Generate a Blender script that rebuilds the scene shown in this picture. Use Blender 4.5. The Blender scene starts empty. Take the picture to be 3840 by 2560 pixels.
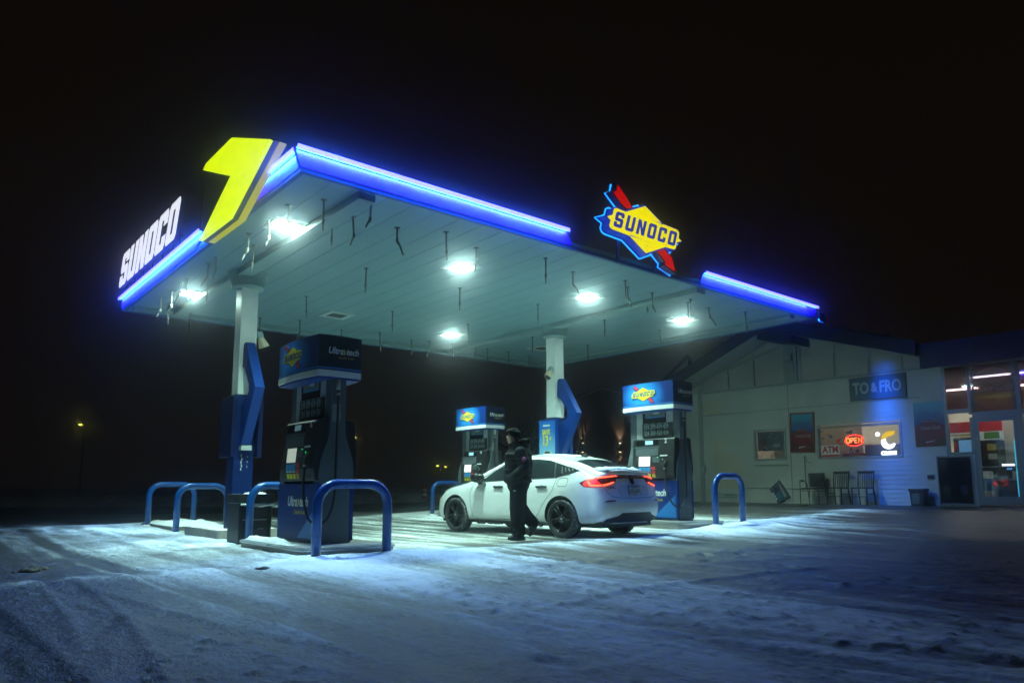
import bpy, bmesh, math, random
import numpy as np
from mathutils import Vector, Matrix
from mathutils.bvhtree import BVHTree

R = math.radians
rnd = random.Random(7)
scene = bpy.context.scene
C = scene.collection

# ------------------------------------------------------------------ camera
cam_d = bpy.data.cameras.new("camera")
cam = bpy.data.objects.new("camera", cam_d)
C.objects.link(cam)
scene.camera = cam
cam_d.sensor_width = 36.0
cam_d.lens = 25.594
cam_d.shift_y = 0.0482
cam_d.clip_start = 0.05
cam_d.clip_end = 2000
cam.location = (0, 0, 0.87)
cam.rotation_euler = (R(90 + 7.461), R(0.09), 0)

# ------------------------------------------------------------------ night sky
w = bpy.data.worlds.new("World")
scene.world = w
w.use_nodes = True
nt = w.node_tree
nt.nodes.clear()
wo = nt.nodes.new("ShaderNodeOutputWorld")
bg = nt.nodes.new("ShaderNodeBackground")
tc = nt.nodes.new("ShaderNodeTexCoord")
sx = nt.nodes.new("ShaderNodeSeparateXYZ")
cr = nt.nodes.new("ShaderNodeValToRGB")
nz = nt.nodes.new("ShaderNodeTexNoise")
nz.inputs["Scale"].default_value = 1.6
nz.inputs["Detail"].default_value = 3
mx = nt.nodes.new("ShaderNodeMixRGB")
mx.blend_type = 'MULTIPLY'
mx.inputs[0].default_value = 0.25
cr.color_ramp.elements[0].position = 0.0
cr.color_ramp.elements[0].color = (0.0062, 0.0042, 0.0031, 1)
cr.color_ramp.elements[1].position = 0.75
cr.color_ramp.elements[1].color = (0.0030, 0.0020, 0.0015, 1)
nt.links.new(tc.outputs["Generated"], sx.inputs[0])
nt.links.new(sx.outputs["Z"], cr.inputs[0])
nt.links.new(tc.outputs["Generated"], nz.inputs["Vector"])
nt.links.new(cr.outputs[0], mx.inputs[1])
nt.links.new(nz.outputs["Fac"], mx.inputs[2])
nt.links.new(mx.outputs[0], bg.inputs[0])
bg.inputs[1].default_value = 1.0
nt.links.new(bg.outputs[0], wo.inputs[0])

scene.view_settings.view_transform = 'Standard'
scene.view_settings.look = 'None'
scene.view_settings.exposure = 0.0
scene.view_settings.gamma = 1.0
try:
    cy = scene.cycles
    cy.use_denoising = True
    cy.denoiser = 'OPENIMAGEDENOISE'
    cy.denoising_input_passes = 'RGB_ALBEDO_NORMAL'
    cy.denoising_prefilter = 'ACCURATE'
    cy.denoising_quality = 'HIGH'
    cy.max_bounces = 8
    cy.diffuse_bounces = 4
    cy.glossy_bounces = 4
    cy.transmission_bounces = 4
    cy.transparent_max_bounces = 16
    cy.volume_bounces = 1
    cy.sample_clamp_indirect = 4.0
    cy.caustics_reflective = False
    cy.caustics_refractive = False
except Exception:
    pass

# strengths of the lamps that the place has
L_CEIL = 205.0
P_CEIL = 150.0
L_STRIP = 300.0
L_LENS = 10.0
HAZE = 0.0095

# ------------------------------------------------------------------ helpers
YAW = R(39.913)
AX, AY = -2.599, 8.534
HC = 4.732
cU, sU = math.cos(YAW), math.sin(YAW)

def W(u, v, z=0.0):
    return Vector((AX + u * cU - v * sU, AY + u * sU + v * cU, z))

class MB:
    def __init__(s):
        s.bm = bmesh.new()
        s.mi = 0
    def _fin(s, vs, fs):
        for f in fs:
            f.material_index = s.mi
        return vs
    def box(s, x0, x1, y0, y1, z0, z1, bev=0.0, M=None, seg=2):
        t = bmesh.new()
        bmesh.ops.create_cube(t, size=1.0)
        for v in t.verts:
            v.co = Vector(((x0 + x1) / 2 + v.co.x * (x1 - x0), (y0 + y1) / 2 + v.co.y * (y1 - y0), (z0 + z1) / 2 + v.co.z * (z1 - z0)))
        if bev > 0:
            bmesh.ops.bevel(t, geom=list(t.edges), offset=bev, segments=seg, affect='EDGES', profile=0.6)
        return s.add(t, M)
    def add(s, t, M=None):
        if M is not None:
            bmesh.ops.transform(t, matrix=M, verts=list(t.verts))
        mp = {}
        for v in t.verts:
            mp[v] = s.bm.verts.new(v.co)
        for f in t.faces:
            try:
                nf = s.bm.faces.new([mp[v] for v in f.verts])
                nf.material_index = s.mi
                nf.smooth = f.smooth
            except ValueError:
                pass
        t.free()
        return s
    def prism(s, poly, ax, d0, d1, bev=0.0, M=None):
        # ax 'x': poly=(y,z); 'y': poly=(x,z); 'z': poly=(x,y)
        t = bmesh.new()
        def P(a, b, d):
            return {'x': (d, a, b), 'y': (a, d, b), 'z': (a, b, d)}[ax]
        A = [t.verts.new(P(a, b, d0)) for a, b in poly]
        B = [t.verts.new(P(a, b, d1)) for a, b in poly]
        n = len(poly)
        t.faces.new(A)
        t.faces.new(B[::-1])
        for i in range(n):
            t.faces.new([A[i], B[i], B[(i + 1) % n], A[(i + 1) % n]])
        bmesh.ops.recalc_face_normals(t, faces=list(t.faces))
        if bev > 0:
            bmesh.ops.bevel(t, geom=list(t.edges), offset=bev, segments=2, affect='EDGES', profile=0.6)
        return s.add(t, M)
    def tube(s, pts, r, n=10, caps=True, M=None):
        pts = [Vector(p) for p in pts]
        rs = r if isinstance(r, (list, tuple)) else [r] * len(pts)
        t = bmesh.new()
        rings = []
        up = None
        for i, p in enumerate(pts):
            if i == 0:
                d = pts[1] - p
            elif i == len(pts) - 1:
                d = p - pts[i - 1]
            else:
                d = (pts[i + 1] - p).normalized() + (p - pts[i - 1]).normalized()
            d.normalize()
            if up is None:
                up = Vector((0, 0, 1)) if abs(d.z) < 0.9 else Vector((1, 0, 0))
            a = d.cross(up)
            if a.length < 1e-4:
                a = d.orthogonal()
            a.normalize()
            b = a.cross(d).normalized()
            up = b
            rings.append([t.verts.new(p + (a * math.cos(2 * math.pi * k / n) + b * math.sin(2 * math.pi * k / n)) * rs[i]) for k in range(n)])
        for i in range(len(rings) - 1):
            for k in range(n):
                f = t.faces.new([rings[i][k], rings[i][(k + 1) % n], rings[i + 1][(k + 1) % n], rings[i + 1][k]])
                f.smooth = True
        if caps:
            t.faces.new(rings[0])
            t.faces.new(rings[-1][::-1])
        bmesh.ops.recalc_face_normals(t, faces=list(t.faces))
        return s.add(t, M)
    def lathe(s, prof, n=24, c=(0, 0, 0), M=None):
        t = bmesh.new()
        rings = []
        for r, z in prof:
            if r < 1e-5:
                rings.append([t.verts.new((c[0], c[1], c[2] + z))])
            else:
                rings.append([t.verts.new((c[0] + r * math.cos(2 * math.pi * k / n), c[1] + r * math.sin(2 * math.pi * k / n), c[2] + z)) for k in range(n)])
        for i in range(len(rings) - 1):
            a, b = rings[i], rings[i + 1]
            for k in range(n):
                k2 = (k + 1) % n
                if len(a) == 1 and len(b) == 1:
                    continue
                if len(a) == 1:
                    f = t.faces.new([a[0], b[k2], b[k]])
                elif len(b) == 1:
                    f = t.faces.new([a[k], a[k2], b[0]])
                else:
                    f = t.faces.new([a[k], a[k2], b[k2], b[k]])
                f.smooth = True
        bmesh.ops.recalc_face_normals(t, faces=list(t.faces))
        return s.add(t, M)
    def poly(s, pts, M=None):
        t = bmesh.new()
        t.faces.new([t.verts.new(p) for p in pts])
        return s.add(t, M)
    def build(s, name, mats, parent=None, sharp=32, smooth=False, **kw):
        bm = s.bm
        if smooth:
            for f in bm.faces:
                f.smooth = True
        for e in bm.edges:
            if len(e.link_faces) == 2 and e.calc_face_angle(0) > R(sharp):
                e.smooth = False
        me = bpy.data.meshes.new(name)
        bm.to_mesh(me)
        bm.free()
        return link(name, me, mats, parent, **kw)

def link(name, me, mats, parent=None, label=None):
    o = bpy.data.objects.new(name, me)
    C.objects.link(o)
    if not isinstance(mats, (list, tuple)):
        mats = [mats]
    if len(me.materials) == 0:
        for m in mats:
            me.materials.append(m)
    if parent is not None:
        o.parent = parent
    if label:
        o["label"] = label
    return o

def tag(o, label=None, cat=None, group=None, kind=None):
    if label: o["label"] = label
    if cat: o["category"] = cat
    if group: o["group"] = group
    if kind: o["kind"] = kind
    return o

def thing(name, label, cat, u, v, z=0.0, rot=0.0, group=None):
    o = bpy.data.objects.new(name, None)
    C.objects.link(o)
    o.empty_display_size = 0.2
    o.location = W(u, v, z)
    o.rotation_euler = (0, 0, YAW + rot)
    return tag(o, label, cat, group)

def thing_w(name, label, cat, loc, rot=0.0, group=None):
    o = thing(name, label, cat, 0, 0, 0, 0, group)
    o.location = loc
    o.rotation_euler = (0, 0, rot)
    return o

def copy_tree(o, parent=None):
    c = o.copy()
    C.objects.link(c)
    if parent is not None:
        c.parent = parent
    for ch in list(o.children):
        copy_tree(ch, c)
    return c

def from_curve(cu):
    ob = bpy.data.objects.new("tmp_curve", cu)
    C.objects.link(ob)
    dg = bpy.context.evaluated_depsgraph_get()
    dg.update()
    me = bpy.data.meshes.new_from_object(ob.evaluated_get(dg))
    bpy.data.objects.remove(ob)
    bpy.data.curves.remove(cu)
    me.materials.clear()
    return me

def text_me(s, size=1.0, ext=0.004, M=None, sx=1.0, shear=0.0, bold=0.0, align='CENTER', space=1.0):
    cu = bpy.data.curves.new("tmp_text", 'FONT')
    cu.body = s
    cu.size = size
    cu.extrude = ext
    cu.shear = shear
    cu.offset = bold
    cu.align_x = align
    cu.align_y = 'CENTER'
    cu.space_character = space
    cu.resolution_u = 3
    me = from_curve(cu)
    me.transform(Matrix.Diagonal((sx, 1, 1, 1)))
    if M is not None:
        me.transform(M)
    return me

def shape_me(splines, ext=0.01, M=None, bev=0.0):
    cu = bpy.data.curves.new("tmp_shape", 'CURVE')
    cu.dimensions = '2D'
    cu.fill_mode = 'BOTH'
    cu.extrude = ext
    cu.bevel_depth = bev
    cu.bevel_resolution = 1
    for sp in splines:
        p = cu.splines.new('POLY')
        p.points.add(len(sp) - 1)
        for i, (a, b) in enumerate(sp):
            p.points[i].co = (a, b, 0, 1)
        p.use_cyclic_u = True
    me = from_curve(cu)
    if M is not None:
        me.transform(M)
    return me

def frame(origin, right, up):
    r = Vector(right).normalized()
    n = r.cross(Vector(up)).normalized()
    u2 = n.cross(r)
    M = Matrix.Identity(4)
    for i in range(3):
        M[i][0], M[i][1], M[i][2], M[i][3] = r[i], u2[i], n[i], origin[i]
    return M

def F_mu(x, y, z):   # a face looking towards -u : text runs along -v
    return frame((x, y, z), (0, -1, 0), (0, 0, 1))
def F_mv(x, y, z):   # a face looking towards -v : text runs along +u
    return frame((x, y, z), (1, 0, 0), (0, 0, 1))

# ------------------------------------------------------------------ materials
def new_mat(name):
    m = bpy.data.materials.new(name)
    m.use_nodes = True
    m.node_tree.nodes.clear()
    out = m.node_tree.nodes.new("ShaderNodeOutputMaterial")
    return m, m.node_tree, out

def mat(name, col, rough=0.5, metal=0.0, var=0.10, scale=6.0, bump=0.0, bscale=30.0, coat=0.0, spec=0.5, rvar=0.12):
    m, t, out = new_mat(name)
    b = t.nodes.new("ShaderNodeBsdfPrincipled")
    b.inputs["Metallic"].default_value = metal
    b.inputs["Specular IOR Level"].default_value = spec
    b.inputs["Coat Weight"].default_value = coat
    b.inputs["Coat Roughness"].default_value = 0.06
    tcn = t.nodes.new("ShaderNodeTexCoord")
    n = t.nodes.new("ShaderNodeTexNoise")
    n.inputs["Scale"].default_value = scale
    n.inputs["Detail"].default_value = 5
    n.inputs["Roughness"].default_value = 0.65
    t.links.new(tcn.outputs["Object"], n.inputs["Vector"])
    mr = t.nodes.new("ShaderNodeMapRange")
    mr.inputs[1].default_value = 0.3
    mr.inputs[2].default_value = 0.7
    mr.inputs[3].default_value = 1 - var
    mr.inputs[4].default_value = 1 + var * 0.4
    t.links.new(n.outputs["Fac"], mr.inputs[0])
    mm = t.nodes.new("ShaderNodeVectorMath")
    mm.operation = 'SCALE'
    mm.inputs[0].default_value = col[:3]
    t.links.new(mr.outputs[0], mm.inputs["Scale"])
    t.links.new(mm.outputs[0], b.inputs["Base Color"])
    rr = t.nodes.new("ShaderNodeMapRange")
    rr.inputs[1].default_value = 0.3
    rr.inputs[2].default_value = 0.7
    rr.inputs[3].default_value = max(0.02, rough - rvar * rough)
    rr.inputs[4].default_value = min(1, rough + rvar)
    t.links.new(n.outputs["Fac"], rr.inputs[0])
    t.links.new(rr.outputs[0], b.inputs["Roughness"])
    if bump > 0:
        n2 = t.nodes.new("ShaderNodeTexNoise")
        n2.inputs["Scale"].default_value = bscale
        n2.inputs["Detail"].default_value = 4
        t.links.new(tcn.outputs["Object"], n2.inputs["Vector"])
        bp = t.nodes.new("ShaderNodeBump")
        bp.inputs["Strength"].default_value = bump
        bp.inputs["Distance"].default_value = 0.01
        t.links.new(n2.outputs["Fac"], bp.inputs["Height"])
        t.links.new(bp.outputs[0], b.inputs["Normal"])
    t.links.new(b.outputs[0], out.inputs[0])
    return m

def emat(name, col, strength, base=None, samp=False):
    m, t, out = new_mat(name)
    b = t.nodes.new("ShaderNodeBsdfPrincipled")
    b.inputs["Base Color"].default_value = (*(base or (0.5, 0.5, 0.5)), 1)
    b.inputs["Roughness"].default_value = 0.4
    b.inputs["Emission Color"].default_value = (*col, 1)
    b.inputs["Emission Strength"].default_value = strength
    t.links.new(b.outputs[0], out.inputs[0])
    if not samp:
        try:
            m.cycles.emission_sampling = 'NONE'
        except Exception:
            pass
    return m

def glass_mat(name, tint=(1, 1, 1), refl=0.10, rough=0.03):
    m, t, out = new_mat(name)
    tr = t.nodes.new("ShaderNodeBsdfTransparent")
    tr.inputs[0].default_value = (*tint, 1)
    gl = t.nodes.new("ShaderNodeBsdfGlossy")
    gl.inputs["Roughness"].default_value = rough
    lw = t.nodes.new("ShaderNodeFresnel")
    lw.inputs[0].default_value = 1.5
    ma = t.nodes.new("ShaderNodeMath")
    ma.operation = 'ADD'
    ma.use_clamp = True
    ma.inputs[1].default_value = refl - 0.04
    mxs = t.nodes.new("ShaderNodeMixShader")
    t.links.new(lw.outputs[0], ma.inputs[0])
    t.links.new(ma.outputs[0], mxs.inputs[0])
    t.links.new(tr.outputs[0], mxs.inputs[1])
    t.links.new(gl.outputs[0], mxs.inputs[2])
    t.links.new(mxs.outputs[0], out.inputs[0])
    return m

M_white = mat("white_steel", (0.66, 0.72, 0.71), 0.38, var=0.12, scale=3)
M_ceil = mat("ceiling_paint", (0.22, 0.36, 0.405), 0.42, var=0.12, scale=1.2)
M_beam = mat("beam_paint", (0.24, 0.36, 0.37), 0.45, var=0.18, scale=2)
M_fascia = mat("fascia_blue", (0.26, 0.022, 0.95), 0.4, var=0.10, scale=2.5)
M_fasciad = mat("fascia_edge", (0.02, 0.09, 0.30), 0.4)
M_blue = mat("blue_paint", (0.001, 0.038, 0.24), 0.4, var=0.18, scale=5, spec=0.25)
M_bluegloss = mat("bollard_blue", (0.001, 0.060, 0.26), 0.26, var=0.22, scale=9, bump=0.06, bscale=60)
M_bluedk = mat("dark_blue_paint", (0.003, 0.008, 0.05), 0.5, var=0.2, spec=0.15)
M_roofblue = mat("roof_blue", (0.005, 0.010, 0.030), 0.55, var=0.25, scale=3)
M_pipe = mat("galvanised_pipe", (0.16, 0.18, 0.17), 0.42, metal=0.6, var=0.25, scale=14)
M_pipew = mat("pale_conduit", (0.36, 0.38, 0.34), 0.45, var=0.2, scale=14)
M_black = mat("black_plastic", (0.012, 0.013, 0.014), 0.42, var=0.3, scale=20)
M_blackgl = mat("black_glass", (0.006, 0.007, 0.008), 0.08, var=0.1, coat=0.5)
M_rubber = mat("rubber", (0.014, 0.014, 0.015), 0.6, var=0.3, scale=30)
M_grey = mat("grey_panel", (0.11, 0.135, 0.15), 0.36, metal=0.25, var=0.12, scale=4)
M_greylt = mat("light_grey", (0.42, 0.45, 0.46), 0.4, var=0.1)
M_steel = mat("steel_edge", (0.45, 0.47, 0.48), 0.28, metal=0.85, var=0.2)
M_conc = mat("concrete", (0.30, 0.28, 0.25), 0.8, var=0.3, scale=7, bump=0.35, bscale=60)
M_snow = mat("clean_snow", (0.80, 0.82, 0.84), 0.62, var=0.08, scale=9, bump=0.5, bscale=45, spec=0.25)
M_yel = mat("yellow_print", (0.85, 0.72, 0.01), 0.45)
M_red = mat("red_print", (0.62, 0.02, 0.03), 0.45)
M_wht = mat("white_print", (0.78, 0.80, 0.80), 0.5)
M_navy = mat("navy_print", (0.006, 0.02, 0.22), 0.45)
M_cyan = mat("cyan_print", (0.02, 0.25, 0.55), 0.45)
M_lblue = mat("light_blue_print", (0.01, 0.16, 0.52), 0.4)
M_gold = mat("gold_print", (0.55, 0.36, 0.05), 0.45)
M_brown = mat("brown_wood", (0.035, 0.022, 0.016), 0.5, var=0.3, scale=10)
M_skin = mat("skin", (0.46, 0.27, 0.19), 0.5, var=0.1)
M_hair = mat("hair", (0.005, 0.004, 0.0035), 0.8, var=0.3, bump=0.6, bscale=120, spec=0.12)
M_jacket = mat("navy_jacket", (0.0035, 0.0042, 0.008), 0.75, var=0.3, scale=14, bump=0.5, bscale=22, spec=0.2)
M_trous = mat("dark_trousers", (0.004, 0.005, 0.009), 0.8, var=0.3, scale=14, bump=0.5, bscale=18, spec=0.15)
M_boot = mat("boot", (0.02, 0.025, 0.035), 0.55, var=0.5, scale=30)
M_neonw = emat("white_letter_light", (0.86, 0.90, 1.0), 1.0, (.3, .3, .3))
M_yelem = emat("yellow_sign_light", (0.62, 0.82, 0.0), 1.22, (0.12, 0.14, 0.0), True)
M_yeldim = emat("yellow_return_light", (0.55, 0.50, 0.02), 0.55, (0.5, 0.45, 0.03))
M_emyel = emat("emblem_yellow", (1.0, 0.88, 0.0), 0.92, (0.12, 0.11, 0.0))
M_emred = emat("emblem_red", (0.75, 0.0, 0.0), 0.62, (0.4, 0.01, 0.01))
M_emblue = emat("emblem_blue", (0.0, 0.02, 0.40), 0.75, (0.01, 0.02, 0.2))
M_halo = emat("blue_neon", (0.01, 0.30, 1.0), 2.2, (0.02, 0.1, 0.4))
M_halop = mat("halo_plate", (0.02, 0.10, 0.55), 0.4)
M_lamp = emat("canopy_lamp", (0.66, 1.0, 0.84), L_CEIL, None, True)
def strip_lamp(parent, cx_, cy_, z, lx, ly):
    ld = bpy.data.lights.new("lamp", 'AREA')
    ld.shape = 'RECTANGLE'
    ld.size, ld.size_y = lx, ly
    ld.energy = L_STRIP * math.pi * lx * ly
    ld.color = (.020, .21, 1.0)
    ld.spread = R(150)
    lo = bpy.data.objects.new("lamp", ld)
    C.objects.link(lo)
    lo.parent = parent
    lo.location = (cx_, cy_, z)
M_strip = emat("led_strip", (0.014, 0.17, 1.0), 20.0)
M_strip2 = emat("led_lens", (0.062, 0.066, 1.0), L_LENS)

# ------------------------------------------------------------------ ground
def _h(ix, iy, seed):
    n = (ix.astype(np.int64) * 374761393 + iy.astype(np.int64) * 668265263 + seed * 974711) & 0x7fffffff
    n = ((n ^ (n >> 13)) * 1274126177) & 0x7fffffff
    return ((n ^ (n >> 16)) & 0xffff) / 65535.0

def vn(x, y, seed=0):
    ix, iy = np.floor(x), np.floor(y)
    fx, fy = x - ix, y - iy
    fx = fx * fx * (3 - 2 * fx)
    fy = fy * fy * (3 - 2 * fy)
    a = _h(ix, iy, seed); b = _h(ix + 1, iy, seed); c = _h(ix, iy + 1, seed); d = _h(ix + 1, iy + 1, seed)
    return a + (b - a) * fx + (c - a) * fy + (a - b - c + d) * fx * fy

def fbm(x, y, seed=0, o=4):
    s, a, t = 0.0, 0.5, 0.0
    for i in range(o):
        s = s + a * vn(x * 2 ** i + 17.3 * i, y * 2 ** i - 9.1 * i, seed + i)
        t += a
        a *= 0.5
    return s / t

def sst(a, b, x):
    t = np.clip((x - a) / (b - a), 0, 1)
    return t * t * (3 - 2 * t)

def to_uv(x, y):
    dx, dy = x - AX, y - AY
    return dx * cU + dy * sU, -dx * sU + dy * cU

def band(x, a, b, s):
    return sst(a - s, a + s, x) * (1 - sst(b - s, b + s, x))

# footprints and small pits
rs = np.random.RandomState(5)
PRINTS = []
for k in range(16):                       # trail from the near island across the foreground
    t = k / 15.0
    PRINTS.append((1.6 + 3.2 * t + (0.11 if k % 2 else -0.11), -1.2 - 1.5 * t + rs.uniform(-.08, .08), 0.9 + rs.uniform(-.3, .3)))
for k in range(9):
    PRINTS.append((0.2 + 0.33 * k, -3.1 + 0.10 * k + (0.1 if k % 2 else -0.1), rs.uniform(0, .5)))
for k in range(26):
    PRINTS.append((rs.uniform(-1.5, 5.5), rs.uniform(-6.2, 0.4), rs.uniform(0, 6.3)))

# wheel tracks: u at v=0.5, bend towards the viewer, v range, half width, strength
TRACKS = [(2.5, .012, -12, 9, .12, .9), (3.4, -.006, -12, 9, .12, 1.0), (4.4, .030, -12, 9, .13, .8), (5.0, .010, -12, 9, .12, 1.0), (5.6, .055, -12, 6, .13, .7),
          (-3.1, .004, -9, 16, .13, 1.0), (-3.9, -.01, -9, 16, .12, .8), (-2.3, .018, -9, 14, .12, .7), (-5.2, 0, -9, 16, .13, .8),
          (9.8, .02, -12, 9, .13, .9), (10.9, .0, -12, 12, .13, .9), (12.2, -.01, -12, 12, .13, .8), (8.6, .06, -12, -1, .13, .8), (1.2, .05, -12, -2.2, .11, .5), (-.4, .02, -12, -2.0, .11, .5)]

def ground(x, y):
    u, v = to_uv(x, y)
    base = 0.38 * sst(5.5, 16.0, u) * (1 - sst(9, 22, v) * .5)
    wob = (fbm(x * .35, y * .35, 3) - .5)
    # how clean / deep the snow is (0 bare wet asphalt .. 1 deep fresh snow)
    uc = u + .018 * (v - 2) ** 2 * sst(2, -6, v) + wob * 1.2
    streak = fbm(uc * 1.7 + 3, v * .06, 11, 5)
    fine = fbm(uc * 7, v * .10 + wob, 21, 4)
    patch = fbm(x * .55 + 5, y * .55, 31, 4)
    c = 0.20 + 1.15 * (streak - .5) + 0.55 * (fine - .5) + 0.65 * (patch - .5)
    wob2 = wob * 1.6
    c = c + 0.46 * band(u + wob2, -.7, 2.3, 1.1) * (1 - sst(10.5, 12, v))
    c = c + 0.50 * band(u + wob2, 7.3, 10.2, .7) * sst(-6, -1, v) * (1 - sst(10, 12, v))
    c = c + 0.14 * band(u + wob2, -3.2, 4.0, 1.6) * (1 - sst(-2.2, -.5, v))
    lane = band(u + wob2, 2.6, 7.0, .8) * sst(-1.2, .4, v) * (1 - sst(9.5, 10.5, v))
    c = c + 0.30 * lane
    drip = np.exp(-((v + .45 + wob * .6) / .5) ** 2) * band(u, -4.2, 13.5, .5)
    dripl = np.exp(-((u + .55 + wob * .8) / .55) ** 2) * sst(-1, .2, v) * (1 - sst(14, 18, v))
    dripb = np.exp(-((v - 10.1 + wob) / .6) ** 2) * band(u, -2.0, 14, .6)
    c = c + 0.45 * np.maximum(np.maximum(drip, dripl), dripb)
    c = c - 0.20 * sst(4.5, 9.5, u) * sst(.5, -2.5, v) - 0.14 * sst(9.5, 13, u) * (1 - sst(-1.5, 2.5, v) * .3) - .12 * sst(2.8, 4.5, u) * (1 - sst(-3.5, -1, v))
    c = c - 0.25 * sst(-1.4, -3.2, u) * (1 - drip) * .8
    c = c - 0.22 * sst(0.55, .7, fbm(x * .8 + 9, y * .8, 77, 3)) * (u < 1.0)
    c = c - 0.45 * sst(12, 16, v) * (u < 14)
    c = c - 0.13 * sst(-.9, -2.4, v)  # dirtier towards the viewer, partly painting in the light's falloff
    tr = np.zeros_like(c)
    rid = np.zeros_like(c)
    for (u0, bend, v0, v1, wd, st_) in TRACKS:
        for s_ in (0.0, 1.52):
            cu = u0 + s_ + bend * np.minimum(v - .5, 0) ** 2 + .10 * np.sin(v * .5 + u0)
            d = (u - cu) / wd
            br = (.55 + .9 * vn(u * 9, v * 1.1, int(abs(u0) * 31) + 5)) * st_ * band(v, v0, v1, .8)
            tr = np.maximum(tr, br * np.exp(-d ** 4))
            rid = np.maximum(rid, br * np.exp(-((np.abs(d) - 1.35) / .3) ** 2))
    c = c - .30 * tr + .12 * rid
    snow = np.clip(c, 0.0, 1.0)
    # relief
    near = 1.0 / (1 + (np.hypot(x, y) / 14.0) ** 4)
    h = base + 0.018 * sst(.35, 1.0, snow)
    mound = np.exp(-((v - (-.15)) / .45) ** 2) * band(u, -.2, 1.9, .5) * .05
    mound = mound + band(u, -.9, .35, .45) * band(v, .2, 9.6, .6) * .055
    mound = mound + np.exp(-((v - (-.35)) / .5) ** 2) * band(u, 7.4, 9.8, .6) * .06
    mound = mound + np.exp(-((u - 1.3) / .7) ** 2 - ((v - 9.3) / .9) ** 2) * .07
    h = h + mound * (0.7 + 0.9 * (fbm(x * 2.4, y * 2.4, 44) - .5)) * 1.2
    h = h + drip * .035 + dripb * .03
    rut = fbm(uc * 6, v * .12 + wob, 51, 3) - .5
    h = h + near * .016 * rut * (1 - band(u, -.6, 2.2, .5) * .6)
    lump = fbm(x * 5.5, y * 5.5, 61, 3)
    h = h + near * .014 * (lump - .5)
    cl = vn(x * 11, y * 11, 71) * .6 + vn(x * 23, y * 23, 72) * .4
    dense = sst(.48, .62, fbm(x * .7, y * .7, 73, 2))
    h = h + near * dense * .07 * np.clip(cl - .60, 0, 1)
    h = h + near * .008 * (vn(x * 17, y * 17, 81) - .5)
    h = h - near * .010 * tr + near * .009 * rid
    for (pu, pv, an) in PRINTS:
        du, dv = u - pu, v - pv
        a = du * math.cos(an) + dv * math.sin(an)
        b = -du * math.sin(an) + dv * math.cos(an)
        q = (a / .15) ** 2 + (b / .065) ** 2
        h = h - .022 * np.exp(-q) + .008 * np.exp(-((np.sqrt(q) - 1.5) / .35) ** 2)
    # tyre-trodden ridges crossing the foreground
    for (pv, wd, hh, ua, ub) in ((-2.45, .10, .03, 1.2, 6.5), (-4.3, .08, .025, .4, 4.2), (-3.4, .07, .02, 2.4, 5.2)):
        cv = pv + .25 * np.sin(u * .7) + .1 * wob
        h = h + near * hh * np.exp(-((v - cv) / wd) ** 2) * band(u, ua, ub, .5)
    snow = np.clip(snow - .35 * np.clip(cl - .62, 0, 1) * dense * 3, 0, 1)
    return h, snow

def gz(u, v):
    p = W(u, v)
    h, s = ground(np.array([p.x]), np.array([p.y]))
    return float(h[0])

def make_axis(segs):
    out = []
    for a, b, st in segs:
        n = max(1, int(round(abs(b - a) / st)))
        out += [a + (b - a) * i / n for i in range(n)]
    out.append(segs[-1][1])
    return np.array(out)

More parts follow.
